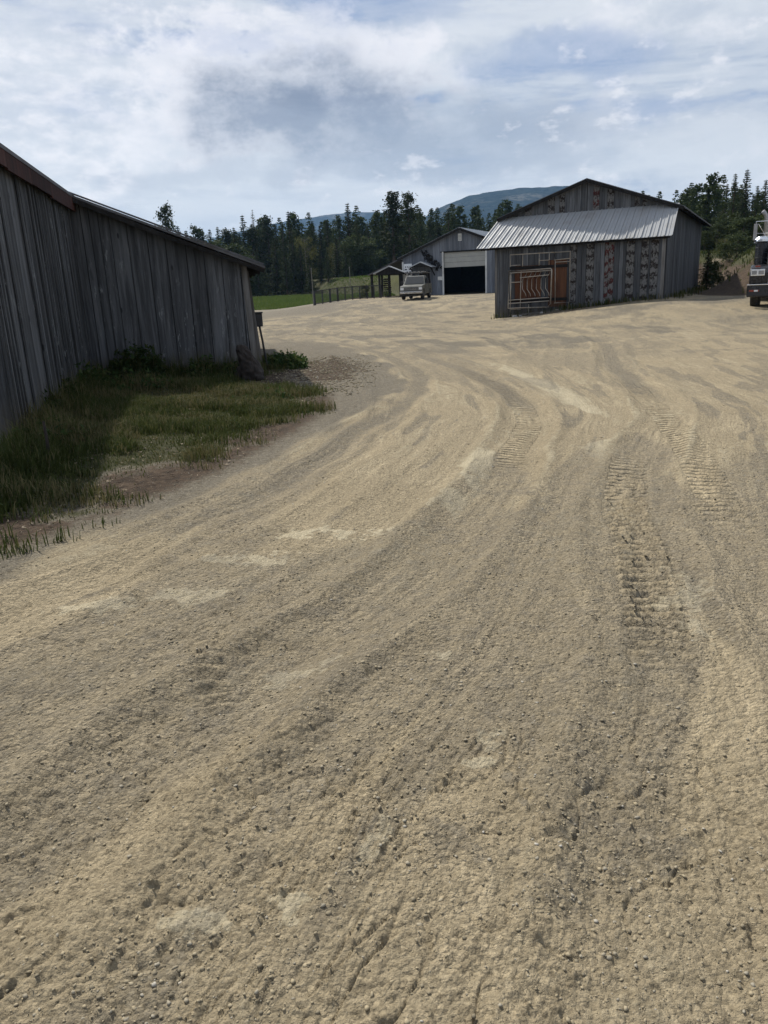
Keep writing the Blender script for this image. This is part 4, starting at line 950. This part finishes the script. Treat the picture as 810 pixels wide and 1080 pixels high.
    hn = MB(); hn.lathe([(.10, -.75), (.06, -.55), (.03, -.2), (.03, .05)], (s*.62, 2.15, 3.22), 'y', 14); hn.build('horn', M['chrome'], SM)
    for k in range(2):
        pass
b = MB(); b.extrude([(-.50, 1.10), (-.52, 2.02), (-.42, 2.10), (1.35, 2.26), (1.35, 1.10)], -.66, .66); b.build('hood', M['black_paint'], SM, bevel=.06)
b = MB(); b.box((0, -.55, 1.55), (1.20, .05, 1.02)); g = b.build('grille', M['black_steel'], SM)
b = MB()
for s in (-1, 1): b.box((s*.62, -.58, 1.56), (.09, .08, 1.14))
b.box((0, -.58, 2.10), (1.33, .08, .09)); b.box((0, -.58, 1.03), (1.33, .08, .07)); b.build('surround', M['chrome'], g, bevel=.015)
b = MB()
for k in range(15): b.box((-.52+k*.074, -.585, 1.56), (.018, .025, 1.0))
b.build('bars', M['chrome'], g)
b = MB(); b.extrude([(1.34, .95), (1.34, 2.28), (1.52, 2.95), (1.62, 3.02), (2.95, 3.08), (3.0, 3.0), (3.0, .95)], -.90, .90); b.build('cab', M['cab_white'], SM, bevel=.07)
for s in (-1, 1):
    b = MB(); b.slab([(s*.05, 1.365, 2.33), (s*.82, 1.385, 2.33), (s*.80, 1.525, 2.90), (s*.05, 1.51, 2.90)], .02); b.build('windscreen', M['glass_dark'], SM)
b = MB(); b.slab([(-.88, 1.2, 2.90), (.88, 1.2, 2.90), (.88, 1.56, 3.0), (-.88, 1.56, 3.0)], .02); b.build('sun_visor', M['chrome'], SM)
for k in range(5):
    b = MB(); b.lathe([(.05, 0), (.05, .05), (.02, .09)], (-.7+k*.35, 1.75, 3.03), n=12); b.build('roof_light', M['amber_lens'], SM)
b = MB(); b.box((0, 5.2, 1.12), (.95, 1.1, .08)); b.build('fifth_wheel', M['black_steel'], SM)

# sit the sheet metal low over the front axle
def drop(o):
    for c in o.children:
        if c.name.startswith('wheel'): continue
        me = c.data; co = np.empty(len(me.vertices)*3, np.float32); me.vertices.foreach_get('co', co); co = co.reshape(-1, 3)
        z = co[:, 2]; co[:, 2] = z-np.interp(z, [.3, 1.7, 3.0, 4.], [.22, .25, .10, .05]); me.vertices.foreach_set('co', co.ravel()); me.update()
        drop(c)
bpy.context.view_layer.update(); drop(SM)
for q in bpy.data.objects:
    if q.name.startswith('pole_bundle'): q.scale = (.9, .9, .9)

# ------------------------------------------------------------------ trees
def cluster(rs, c, n, spread, size, flat=.6):
    """n little leaf triangles round a point"""
    c = np.asarray(c); p = c+rs.normal(0, 1, (n, 3))*spread*np.array([1, 1, flat])
    a = rs.normal(0, 1, (n, 3)); b = rs.normal(0, 1, (n, 3))
    a /= np.linalg.norm(a, axis=1)[:, None]; b /= np.linalg.norm(b, axis=1)[:, None]
    s = size*rs.uniform(.6, 1.4, (n, 1))
    return np.stack([p-a*s*.5-b*s*.3, p+a*s*.5-b*s*.25, p+b*s*.6], 1)
def crown_fir(seed, slim=1., bare=.08):
    rs = np.random.RandomState(seed); T = []; tn = []; limbs = []
    H = 1.; nw = 36
    for k in range(nw):
        z = bare+(1-bare)*(k/nw)**.92; R = .20*slim*(1-z)**.85*rs.uniform(.72, 1.18)+.006
        nb = rs.randint(5, 8); a0 = rs.uniform(0, 6.28)
        for j in range(nb):
            if rs.rand() < .12: continue
            a = a0+6.283*j/nb+rs.uniform(-.35, .35); L = R*rs.uniform(.6, 1.2); droop = rs.uniform(.10, .45)
            limbs.append((z, a, L, droop))
            ns = max(2, int(L/.024))
            for q in range(ns):
                t = (q+.6)/ns; c = (math.cos(a)*L*t, math.sin(a)*L*t, z-droop*L*t+.12*L*t*t)
                sz = .45+.55*(1-z)**.5; tr = cluster(rs, c, 6, (.010+.006*(1-t))*sz, .023*sz, .45); T.append(tr)
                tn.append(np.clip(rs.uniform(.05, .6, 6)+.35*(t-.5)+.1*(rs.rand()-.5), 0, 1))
    return np.concatenate(T), np.concatenate(tn), limbs
def crown_pine(seed, slim=1.):
    rs = np.random.RandomState(seed); T = []; tn = []; limbs = []
    for k in range(46):
        z = .22+.76*(k/46); R = (.17*slim*(1-max(0, z-.45)/.62)**.8 if z > .45 else .17*slim*(.5+.5*(z-.22)/.23))*rs.uniform(.45, 1.25)
        a = k*2.4+rs.uniform(-.6, .6)
        if rs.rand() < .10: continue
        limbs.append((z, a, R, -.25))
        for q in range(rs.randint(3, 6)):
            t = rs.uniform(.35, 1.08); c = np.array([math.cos(a)*R*t, math.sin(a)*R*t, z+.22*R*t])+rs.normal(0, .012, 3)
            sp = rs.uniform(.014, .026); n = rs.randint(14, 26)
            T.append(cluster(rs, c, n, sp, .022, .75)); tn.append(np.clip(rs.uniform(0, .75, n)+.25*(rs.rand()-.4), 0, 1))
    return np.concatenate(T), np.concatenate(tn), limbs
def crown_round(seed, dens=1., size=.03, wide=.34):
    rs = np.random.RandomState(seed); T = []; tn = []; limbs = []
    for k in range(46):
        a = rs.uniform(0, 6.28); z = rs.uniform(.16, .95); R = wide*math.sqrt(max(0.02, 1-((z-.5)/.52)**2))*rs.uniform(.35, 1.08)
        c0 = np.array([math.cos(a)*R, math.sin(a)*R, z]); limbs.append((z-.25*R, a, R, -.6))
        for q in range(7):
            c = c0+rs.normal(0, .045, 3); n = int(11*dens)
            T.append(cluster(rs, c, n, .026, size, .9)); tn.append(np.clip(rs.uniform(0, .8, n)+.3*(rs.rand()-.4), 0, 1))
    return np.concatenate(T), np.concatenate(tn), limbs
def trunk_mb(limbs, r0, upto=1., every=1, lean=0.):
    m = MB(); m.tube([(0, 0, -.03), (.004, .002, .2), (-.003, .004, .5), (0, 0, .78), (0, 0, upto)], [r0*1.25, r0, r0*.75, r0*.45, r0*.08], 8)
    for z, a, L, dr in limbs[::every]:
        m.tube([(0, 0, z), (math.cos(a)*L*.5, math.sin(a)*L*.5, z-dr*L*.5), (math.cos(a)*L, math.sin(a)*L, z-dr*L*.9)], [r0*.22, r0*.15, r0*.05], 4, cap=False)
    return m
LIB = {}
def make_kind(key, n, fn, mat, barkm, r0, every):
    LIB[key] = []
    for i in range(n):
        T, tn, limbs = fn(i)
        v = T.reshape(-1, 3); f = np.arange(len(v)).reshape(-1, 3)
        co = mesh_np('crown', v, f, M[mat], tn); tk = trunk_mb(limbs, r0, every=every).build('trunk', M[barkm])
        LIB[key].append((co.data, tk.data)); bpy.data.objects.remove(co); bpy.data.objects.remove(tk)
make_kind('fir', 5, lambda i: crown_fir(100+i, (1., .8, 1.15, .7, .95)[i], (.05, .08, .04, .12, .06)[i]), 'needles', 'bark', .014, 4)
make_kind('pine', 4, lambda i: crown_pine(200+i, (1., .85, 1.15, .95)[i]), 'pine_needles', 'bark', .016, 1)
make_kind('bud', 3, lambda i: crown_round(300+i, .8, .020, .24), 'budding', 'bark_pale', .012, 1)
make_kind('bud2', 2, lambda i: crown_round(330+i, .8, .022, .28), 'budding', 'bark_pale', .012, 1)
make_kind('bushy', 3, lambda i: crown_round(360+i, 2.0, .034, .36), 'shrub_leaf', 'bark', .014, 2)
def snag_fn(i):
    T, tn, limbs = crown_fir(77, .55, .3); k = np.random.RandomState(5).rand(len(T)) < .10; return T[k], tn[k], limbs
make_kind('snag', 1, snag_fn, 'needles', 'bark_pale', .010, 1)
NAMES = dict(fir='fir_tree', pine='pine_tree', bud='budding_tree', bud2='budding_tree', bushy='bushy_tree', snag='dead_tree')
SPECIAL = {
 'lone': 'tall rounded pine standing out above the left barn roof', 'bigL': 'tallest thick crowned pine left of the garage',
 'bigR': 'slimmer tall pine touching the tallest pine on its right', 'snag': 'thin nearly bare dead tree above the dark treeline',
 'budL': 'olive yellow budding tree at the left among dark conifers', 'budM': 'widest brownish budding tree in front of the dark treeline',
 'budR': 'small olive budding tree right of the wide brownish one', 'tall': 'pointed fir that overtops the middle of the treeline'}
TREES = [(-29.4,118.0,14.0,'pine',0.80,'lone'),(3.0,112.0,13.9,'pine',1.00,'bigL'),(5.3,116.0,13.9,'pine',0.90,'bigR'),(-21.5,150.0,15.9,'snag',1.00,'snag'),(-11.4,138.0,10.1,'bud',1.00,'budL'),(-6.3,134.0,8.4,'bud',1.10,'budM'),(-3.4,137.0,7.9,'bud',0.80,'budR'),(-22.8,146.0,14.7,'fir',1.00,'f'),(-19.0,150.0,14.8,'pine',1.00,'p'),(-14.4,144.0,14.8,'fir',1.00,'f'),(-3.9,141.0,15.4,'fir',1.00,'tall'),(-32.7,138.7,12.8,'fir',0.99,'f'),(-31.0,137.1,11.9,'fir',0.99,'f'),(-32.4,152.4,13.6,'pine',1.12,'f'),(-27.3,138.4,12.0,'fir',0.95,'f'),(-25.8,137.5,12.3,'fir',0.93,'f'),(-27.1,152.5,13.1,'pine',1.13,'f'),(-25.2,150.0,13.0,'fir',0.96,'f'),(-21.4,146.5,12.6,'pine',1.15,'f'),(-20.9,151.6,13.2,'fir',1.06,'f'),(-17.2,147.4,13.1,'fir',0.91,'f'),(-15.6,143.5,13.1,'fir',1.18,'f'),(-13.5,151.3,13.2,'fir',0.96,'f'),(-10.9,152.2,13.7,'fir',1.16,'f'),(-9.5,151.0,12.7,'fir',0.99,'f'),(-7.9,146.0,13.3,'fir',0.91,'f'),(-5.5,140.1,13.3,'pine',0.87,'f'),(-2.4,134.9,12.2,'fir',0.95,'f'),(-0.6,144.7,12.2,'fir',0.97,'f'),(1.0,153.9,12.2,'fir',0.99,'f'),(8.3,138.1,13.8,'fir',0.95,'f'),(10.1,141.1,12.1,'pine',0.96,'f'),(12.0,145.2,11.4,'pine',0.89,'f'),(12.8,135.2,12.7,'fir',1.12,'f'),(19.1,146.3,12.3,'fir',0.97,'f'),(19.9,137.6,11.1,'fir',0.86,'f'),(17.8,147.9,11.0,'pine',1.18,'f'),(15.6,148.7,10.5,'pine',0.86,'f'),(21.6,139.8,10.6,'pine',1.12,'f'),(23.7,142.2,10.1,'pine',1.07,'f'),(-31.1,150.4,12.1,'fir',0.92,'f'),(-23.1,142.9,11.5,'fir',0.98,'f'),(-36.8,130.0,7.7,'fir',1.05,'fill'),(-36.3,134.2,9.9,'bushy',1.13,'fill'),(-35.0,135.2,10.5,'fir',0.92,'fill'),(-33.4,133.1,10.4,'fir',1.14,'fill'),(-31.3,129.9,8.7,'fir',0.95,'fill'),(-30.1,130.7,8.1,'fir',1.09,'fill'),(-27.9,127.3,9.1,'fir',1.08,'fill'),(-26.8,128.9,9.0,'fir',0.91,'fill'),(-25.5,128.9,9.6,'fir',1.07,'fill'),(-25.4,135.0,9.6,'bushy',1.13,'fill'),(-23.6,135.1,9.3,'fir',1.10,'fill'),(-22.3,134.9,9.9,'fir',1.03,'fill'),(-20.6,132.8,7.7,'fir',1.11,'fill'),(-18.5,129.4,7.8,'fir',1.28,'fill'),(-18.3,135.7,7.0,'fir',0.92,'fill'),(-16.2,135.7,10.0,'fir',1.25,'fill'),(-14.2,131.2,8.5,'fir',1.27,'fill'),(-13.2,135.3,10.3,'fir',1.14,'fill'),(-11.9,133.9,8.8,'fir',1.25,'fill'),(-10.1,128.8,6.8,'fir',1.03,'fill'),(-8.5,131.2,7.2,'fir',1.08,'fill'),(-7.2,128.0,7.2,'fir',1.25,'fill'),(-5.7,130.3,9.2,'fir',1.26,'fill'),(-4.3,127.7,8.3,'fir',1.08,'fill'),(-3.4,130.5,6.2,'fir',1.24,'fill'),(-1.9,135.2,9.5,'bushy',1.10,'fill'),(-0.6,134.0,6.6,'fir',1.15,'fill'),(1.3,135.4,7.4,'fir',1.07,'fill'),(3.1,134.9,9.0,'fir',1.18,'fill'),(4.2,129.3,6.2,'fir',1.18,'fill'),(5.4,131.9,8.2,'fir',1.21,'fill'),(6.9,131.7,7.4,'fir',1.24,'fill'),(8.5,135.9,6.7,'fir',1.17,'fill'),(10.1,135.2,8.2,'fir',1.21,'fill'),(11.3,131.6,5.8,'fir',1.15,'fill'),(13.0,133.9,8.6,'bushy',1.29,'fill'),(36.1,88.0,10.2,'fir',1.00,'right'),(47.0,120.0,11.7,'fir',1.00,'right'),(47.3,118.0,11.1,'fir',1.00,'right'),(42.0,100.0,10.2,'fir',1.00,'right'),(36.4,84.0,10.0,'fir',1.00,'right'),(35.4,80.0,10.5,'fir',1.00,'right'),(35.6,78.0,10.6,'fir',1.00,'right'),(38.6,82.0,9.5,'fir',1.00,'right'),(36.5,76.0,9.4,'fir',1.00,'right'),(40.7,90.0,10.0,'fir',1.00,'right'),(44.3,95.0,9.9,'fir',1.00,'right'),(39.5,80.0,10.2,'fir',1.00,'right'),(43.2,84.0,9.9,'fir',1.00,'right'),(47.7,125.0,11.5,'fir',1.00,'right'),(28.1,66.0,5.1,'bushy',1.00,'rbush'),(30.4,69.0,6.1,'bushy',1.00,'rbush'),(29.3,64.0,5.4,'bushy',1.00,'rbush'),(28.8,70.0,4.8,'bushy',1.00,'rbush'),(31.3,66.0,5.6,'bushy',1.00,'rbush'),(26.1,60.0,3.9,'bud2',1.00,'rbush'),(32.5,66.0,5.7,'bushy',1.00,'rbush'),(26.2,58.0,3.9,'bushy',1.00,'rbush')]
GROUPL = {
 ('f', 'fir'): ('dark fir of the treeline behind the meadow', 'firs of the treeline'), ('f', 'pine'): ('dark pine of the treeline behind the meadow', 'pines of the treeline'), ('p', 'pine'): ('dark pine of the treeline behind the meadow', 'pines of the treeline'),
 ('fill', 'fir'): ('low young fir in the front row along the meadow', 'young firs along the meadow'), ('fill', 'bushy'): ('low bushy green tree in the front row along the meadow', 'bushy trees along the meadow'),
 ('fill', 'bud2'): ('small brownish budding tree in the front row along the meadow', 'budding trees along the meadow'),
 ('right', 'fir'): ('dark fir on the rise behind the board barn', 'firs on the rise behind the barn'), ('right', 'pine'): ('dark pine on the rise behind the semi truck', 'pines on the rise'),
 ('rbush', 'bushy'): ('bushy olive green tree on the bank right of the barn', 'bushy trees on the bank'), ('rbush', 'bud2'): ('pale budding small tree on the bank right of the barn', 'budding trees on the bank')}
cnt = {}
def plant(x, y, h, kind, r, label, group=None, z=None):
    i = cnt.get(kind, 0); cnt[kind] = i+1; lib = LIB[kind]; cm, tm = lib[i % len(lib)]
    o = empty(NAMES[kind], (x, y, gz(x, y) if z is None else z), i*2.1, label, 'tree', group); o.scale = (h*r, h*r, h)
    for nm, me in (('crown', cm), ('trunk', tm)):
        c = bpy.data.objects.new(nm, me); COL.objects.link(c); c.parent = o
    return o
for x, y, zt, kind, r, key in TREES:
    z = gz(x, y)-.1; h = zt-z
    if key in SPECIAL: plant(x, y, h, kind, r*(1.25 if key in ('bigL', 'bigR') else 1.1), SPECIAL[key])
    else:
        lab, g = GROUPL[(key, kind)]; plant(x, y, h, kind, r*(1.45 if kind in ('bushy', 'bud2') else 1.12), lab, g)
# a closed dark wood behind the single trees
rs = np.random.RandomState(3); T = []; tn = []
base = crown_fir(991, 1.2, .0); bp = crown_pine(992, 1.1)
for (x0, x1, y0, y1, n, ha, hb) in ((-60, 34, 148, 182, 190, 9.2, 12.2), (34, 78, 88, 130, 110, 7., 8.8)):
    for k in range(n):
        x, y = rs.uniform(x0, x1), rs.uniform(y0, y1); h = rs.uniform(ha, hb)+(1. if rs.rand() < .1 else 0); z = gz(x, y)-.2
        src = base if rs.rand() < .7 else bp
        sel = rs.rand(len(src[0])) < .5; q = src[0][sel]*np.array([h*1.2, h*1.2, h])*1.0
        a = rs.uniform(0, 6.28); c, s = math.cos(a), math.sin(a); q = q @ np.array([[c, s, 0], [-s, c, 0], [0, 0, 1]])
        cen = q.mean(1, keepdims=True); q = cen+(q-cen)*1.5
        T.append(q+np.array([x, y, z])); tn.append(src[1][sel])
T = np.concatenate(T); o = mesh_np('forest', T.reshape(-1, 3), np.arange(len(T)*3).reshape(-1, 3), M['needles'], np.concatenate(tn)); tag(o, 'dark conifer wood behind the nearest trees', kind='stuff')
# shrubs
sh = plant(*(rbpt(7.65, 14.2)[:2]), 2.3, 'fir', 1.6, 'small dark sapling against the barn side wall'); sh['category'] = 'sapling'; sh.name = 'sapling'
sh = plant(*(rbpt(7.9, 15.9)[:2]), 1.5, 'bushy', 1.2, 'low dark shrub at the far foot of the barn side wall'); sh['category'] = 'shrub'; sh.name = 'shrub'
sh = plant(-.75, 63.9, 1.05, 'bushy', 1.1, 'low dark shrub at the mesh fence near the shelter'); sh['category'] = 'shrub'; sh.name = 'shrub'

# ------------------------------------------------------------------ grass, weeds, stones
def blades(x, y, z, h, wd, rs, bend=.5):
    n = len(x); a = rs.uniform(0, 6.283, n); b = rs.uniform(.1, 1., n)*bend
    dx, dy = np.cos(a), np.sin(a); wx, wy = -dy*wd, dx*wd
    p0 = np.stack([x-wx, y-wy, z], -1); p1 = np.stack([x+wx, y+wy, z], -1)
    mx, my, mz = x+dx*h*b*.25, y+dy*h*b*.25, z+h*.6
    p2 = np.stack([mx+wx*.7, my+wy*.7, mz], -1); p3 = np.stack([mx-wx*.7, my-wy*.7, mz], -1)
    tz = z+h*(1-.35*b); p4 = np.stack([x+dx*h*b*.8, y+dy*h*b*.8, tz], -1)
    v = np.stack([p0, p1, p2, p3, p4], 1).reshape(-1, 3); i = np.arange(n)[:, None]*5
    f = np.concatenate([i+np.array([[0, 1, 2]]), i+np.array([[0, 2, 3]]), i+np.array([[3, 2, 4]])], 0)
    return v, f
def ground_full(x, y):
    r = np.hypot(x, y); st = np.where(r < 6, r*.0036, r*.0058); d, m = ground_detail(x, y, st); return ground_z(x, y)+d, m
rs = np.random.RandomState(21)
n = 360000; x = rs.uniform(-6.6, -.6, n); y = rs.uniform(4.6, 21.5, n)
# keep outside the barn
lx = (x+5.40)*math.cos(math.radians(11.5))+(y-14.85)*math.sin(math.radians(11.5)); ly = -(x+5.40)*math.sin(math.radians(11.5))+(y-14.85)*math.cos(math.radians(11.5))
inside = ((lx < .03) | ((ly > -.02) & (lx < 3.12)))
g = grass_mask(x, y); cl = fbm(x*1.7, y*1.7, 301, 4)
wall = np.minimum(np.abs(lx), np.where(lx < 3.2, np.abs(ly), 9)); tall = np.exp(-(wall/.55)**2)
keep = (~inside) & (rs.rand(n) < g*(.42+1.1*S((cl-.35)*4)+.5*tall)) & (rs.rand(n) < np.clip(3.2/np.maximum(y-4, 1)+.42, 0, 1))
x, y, cl, tall = x[keep], y[keep], cl[keep], tall[keep]; z, _ = ground_full(x, y)
h = np.where(y < 8.5, .8, 1.)*(.055+.10*S((cl-.3)*3)**1.5+.32*tall*rs.uniform(.3, 1.2, len(x)))*rs.uniform(.4, 1.35, len(x))
v, f = blades(x, y, z-.01, h, .0035+.003*rs.rand(len(x)), rs, .9)
t = np.clip(.15+.55*fbm(x*.9, y*.9, 311, 3)+rs.normal(0, .14, len(x)), 0, .75); dry = rs.rand(len(x)) < .12+.5*S((fbm(x*.8, y*.8, 321, 3)-.48)*7); t = np.where(dry, rs.uniform(.85, 1., len(x)), t)
o = mesh_np('grass', v, f, M['blades'], np.concatenate([t, t, t])); tag(o, 'dark green grass with dry stalks on the bank along the weathered barn', kind='stuff')
# meadow
n = 60000; x = rs.uniform(-26, 8, n); y = rs.uniform(66, 128, n); k = (meadow_mask(x, y) > .5); x, y = x[k], y[k]
inG = (x > 2.0) & (y > 66); x, y = x[~inG], y[~inG]
z = ground_z(x, y); v, f = blades(x, y, z-.02, rs.uniform(.10, .28, len(x)), .03+.02*rs.rand(len(x)), rs, .8); t = np.clip(.45+.5*(fbm(x*.2, y*.2, 331, 3)-.4)+rs.normal(0, .1, len(x)), 0, .8)
o = mesh_np('meadow_grass', v, f, M['meadow_blades'], np.concatenate([t, t, t])); tag(o, 'short green meadow grass below the treeline', kind='stuff')
# bank grass on the right
n = 60000; x = rs.uniform(15, 60, n); y = rs.uniform(30, 80, n); b_ = berm(x, y); k = rs.rand(n) < S((b_-1.8)/2.2)*.9+.06*S((b_+.5)); x, y = x[k], y[k]
z = ground_z(x, y); v, f = blades(x, y, z-.02, rs.uniform(.12, .40, len(x)), .02+.02*rs.rand(len(x)), rs, .9); t = np.clip(.35+rs.normal(0, .25, len(x)), 0, 1)
o = mesh_np('bank_grass', v, f, M['blades'], np.concatenate([t, t, t])); tag(o, 'rough grass on the dirt bank beside the board barn', kind='stuff')
# dry tufts and litter along the foot of the board barn
xs, ys = [], []
for k in range(1500):
    if rs.rand() < .55: q = rbpt(rs.uniform(-.2, 7.2), -.06-abs(rs.normal(0, .28)))
    else: q = rbpt(7.06+abs(rs.normal(0, .35)), rs.uniform(-.2, 16))
    xs.append(q[0]); ys.append(q[1])
x, y = np.array(xs), np.array(ys); k = fbm(x*1.1, y*1.1, 351, 3)+rs.normal(0, .1, len(x)) > .5; x, y = x[k], y[k]
z, _ = ground_full(x, y); v, f = blades(x, y, z-.02, rs.uniform(.08, .38, len(x)), .012+.012*rs.rand(len(x)), rs, 1.); t = np.clip(rs.normal(.6, .3, len(x)), 0, 1)
o = mesh_np('dry_grass', v, f, M['blades'], np.concatenate([t, t, t])); tag(o, 'sparse dry grass tufts along the foot of the board barn', kind='stuff')
# weeds: each clump a thing
def weed(x, y, h, rad, n, label, leafy=.5, dry=.12):
    rs_ = np.random.RandomState(int(abs(x*977+y*131)) % 9999); a = rs_.uniform(0, 6.28, n); r = rad*np.sqrt(rs_.rand(n))
    px, py = np.cos(a)*r, np.sin(a)*r; hh = h*rs_.uniform(.35, 1.1, n)*(1-.5*(r/rad)**2)
    v, f = blades(px, py, np.full(n, -.03), hh, .004+.005*rs_.rand(n), rs_, .9)
    t = np.where(rs_.rand(n) < dry, rs_.uniform(.85, 1, n), rs_.uniform(0, .7, n))
    T = []
    for k in range(int(n*leafy)):
        q = rs_.randint(n); s = rs_.rand(); T.append(cluster(rs_, (px[q]*1.05, py[q]*1.05, hh[q]*s*.9), 3, .03, .07, .8))
    o = empty('weed_clump', (x, y, gz(x, y)), 0, label, 'weeds', 'weeds along the barn')
    mesh_np('stems', v, f, M['blades'], np.concatenate([t, t, t]), parent=o)
    if T:
        T = np.concatenate(T); mesh_np('leaves', T.reshape(-1, 3), np.arange(len(T)*3).reshape(-1, 3), M['weed_leaf'], rs_.rand(len(T)), parent=o)
    return o
weed(-4.45, 14.55, .85, .5, 900, 'tallest dark leafy weeds in front of the lean-to wall', 1.4)
weed(-5.0, 13.2, .6, .5, 700, 'dark weeds in the inner corner of the barn', 1.0)
weed(-3.35, 14.75, .62, .28, 420, 'upright weed clump with dry stalks near the wall middle', .5, .35)
weed(-2.75, 14.9, .40, .30, 350, 'low dry weeds left of the rotten stump', .4, .4)
weed(-1.98, 16.9, .42, .42, 700, 'small green leafy weeds growing behind the stump', 1.5)
weed(-4.65, 10.4, .5, .35, 500, 'ragged weeds at the foot of the long wall', .8, .2)
weed(-4.9, 11.6, .62, .38, 520, 'dark brambles along the long barn wall', 1.2, .2)
weed(-3.75, 8.6, .32, .4, 420, 'brown tangled weeds at the left edge in the litter', .3, .7)
weed(-4.15, 13.55, .45, .55, 520, 'dry brown brush in the grass before the inner corner', .3, .75)
weed(-4.45, 9.35, .42, .45, 520, 'tangle of dry stalks at the foot of the long wall', .3, .8)
weed(-1.75, 11.9, .20, .45, 260, 'low ragged green tuft at the edge of the gravel', .12, .3)
# stake in the litter
o = MB(); o.tube([(0, 0, -.1), (.01, 0, .25), (0, .01, .42)], [.018, .016, .012], 7); o = o.build('stake', M['stump_wood']); o.location = (-3.40, 7.75, gz(-3.4, 7.75)); tag(o, 'short dark wooden stake standing in the brown litter', 'stake')
# stones
def stones(name, X, Y, R, seed, label, sink=.28):
    rs = np.random.RandomState(seed)
    import bmesh
    bm = bmesh.new(); bmesh.ops.create_icosphere(bm, subdivisions=1, radius=1.); bv = np.array([v.co[:] for v in bm.verts]); bf = np.array([[v.index for v in f.verts] for f in bm.faces]); bm.free()
    n = len(X); sc = R[:, None, None]*np.stack([rs.uniform(.7, 1.3, n), rs.uniform(.6, 1.1, n), rs.uniform(.35, .65, n)], -1)[:, None, :]
    jit = rs.uniform(.55, 1.25, (n, len(bv), 1)); v = bv[None]*jit*sc; a = rs.uniform(0, 6.28, n); c, s = np.cos(a)[:, None], np.sin(a)[:, None]
    v = np.stack([v[..., 0]*c-v[..., 1]*s, v[..., 0]*s+v[..., 1]*c, v[..., 2]], -1)
    Z, _ = ground_full(X, Y); v = v+np.stack([X, Y, Z+R*(.55-sink)], -1)[:, None, :]
    f = (np.arange(n)[:, None, None]*len(bv)+bf[None]).reshape(-1, 3); t = np.repeat(rs.rand(n), len(bf))
    o = mesh_np(name, v.reshape(-1, 3), f, M['stone'], t); tag(o, label, kind='stuff'); return o
m, nt, bs = new_mat('stone'); t = nt.attr('tint').outputs['Fac']; co = nt.node('ShaderNodeTexCoord').outputs['Object']
c = nt.mix(nt.ramp(t, 0., .5, smooth=False), (.17, .145, .10), (.33, .275, .18)); c = nt.mix(nt.ramp(t, .7, .95), c, (.30, .27, .21)); c = nt.mix(nt.ramp(t, .97, 1.), c, (.46, .43, .37))
c = nt.mix(nt.ramp(nt.noise(co, 60., 4.), .35, .65), nt.mix(.35, c, (.10, .09, .07)), c); setc(nt, bs, c, rough=.9, spec=.2); M['stone'] = m
rs = np.random.RandomState(5)
n = 170000; r = np.exp(rs.uniform(math.log(1.25), math.log(11), n)); a = rs.uniform(-.62, .62, n); X, Y = r*np.sin(a), r*np.cos(a)
_, mk = ground_full(X, Y); k = rs.rand(n) < (.10+.55*mk[:, 1]+.25*S((fbm(X*1.4, Y*1.4, 401, 3)-.5)*6))*(1-.8*mk[:, 0])*(1-mk[:, 2])*.42
X, Y = X[k], Y[k]; R = .0014+.0013*rs.exponential(1., len(X))**1.4; R = np.minimum(R, .0078)*(1+.04*np.hypot(X, Y))
stones('gravel', X, Y, R, 6, 'loose gravel and small stones scattered over the yard')
n = 9000; X = rs.uniform(-2.4, 1.2, n); Y = rs.uniform(11, 21, n); _, mk = ground_full(X, Y)
k = rs.rand(n) < .8*np.clip(1.3-((X+1.1)/1.1)**2-((Y-15.8)/4)**2, 0, 1)*(1-mk[:, 2]); X, Y = X[k], Y[k]
stones('gravel', X, Y, .012+.018*rs.rand(len(X))**2, 8, 'grey crushed stone spilled round the lean-to corner')
# leaf litter and twigs at the near corner of the bank
n = 2600; X = rs.uniform(-5, -1.2, n); Y = rs.uniform(5.2, 11, n); gm = poly_sd(X, Y, GRASS_POLY); k = (gm > -.2)&(rs.rand(n) < .25+.75*S((fbm(X*1.1+3, Y*1.1, 44, 4)-.45)*7)); X, Y = X[k], Y[k]; Z, _ = ground_full(X, Y)
q = np.concatenate([cluster(rs, (a_, b_, c_+.012), 1, .004, .035, .3) for a_, b_, c_ in zip(X, Y, Z)]); q[..., 2] = np.where(True, (q[..., 2]-np.repeat(Z, 1)[:, None])*.35+Z[:, None]+.012, 0)
o = mesh_np('leaf_litter', q.reshape(-1, 3), np.arange(len(q)*3).reshape(-1, 3), M['litter'] if 'litter' in M else simple('litter', (.16, .125, .085), rough=.95, var=.5, sc=3.), rs.rand(len(q))); tag(o, 'dry brown leaf litter and twigs at the near end of the bank', kind='stuff')
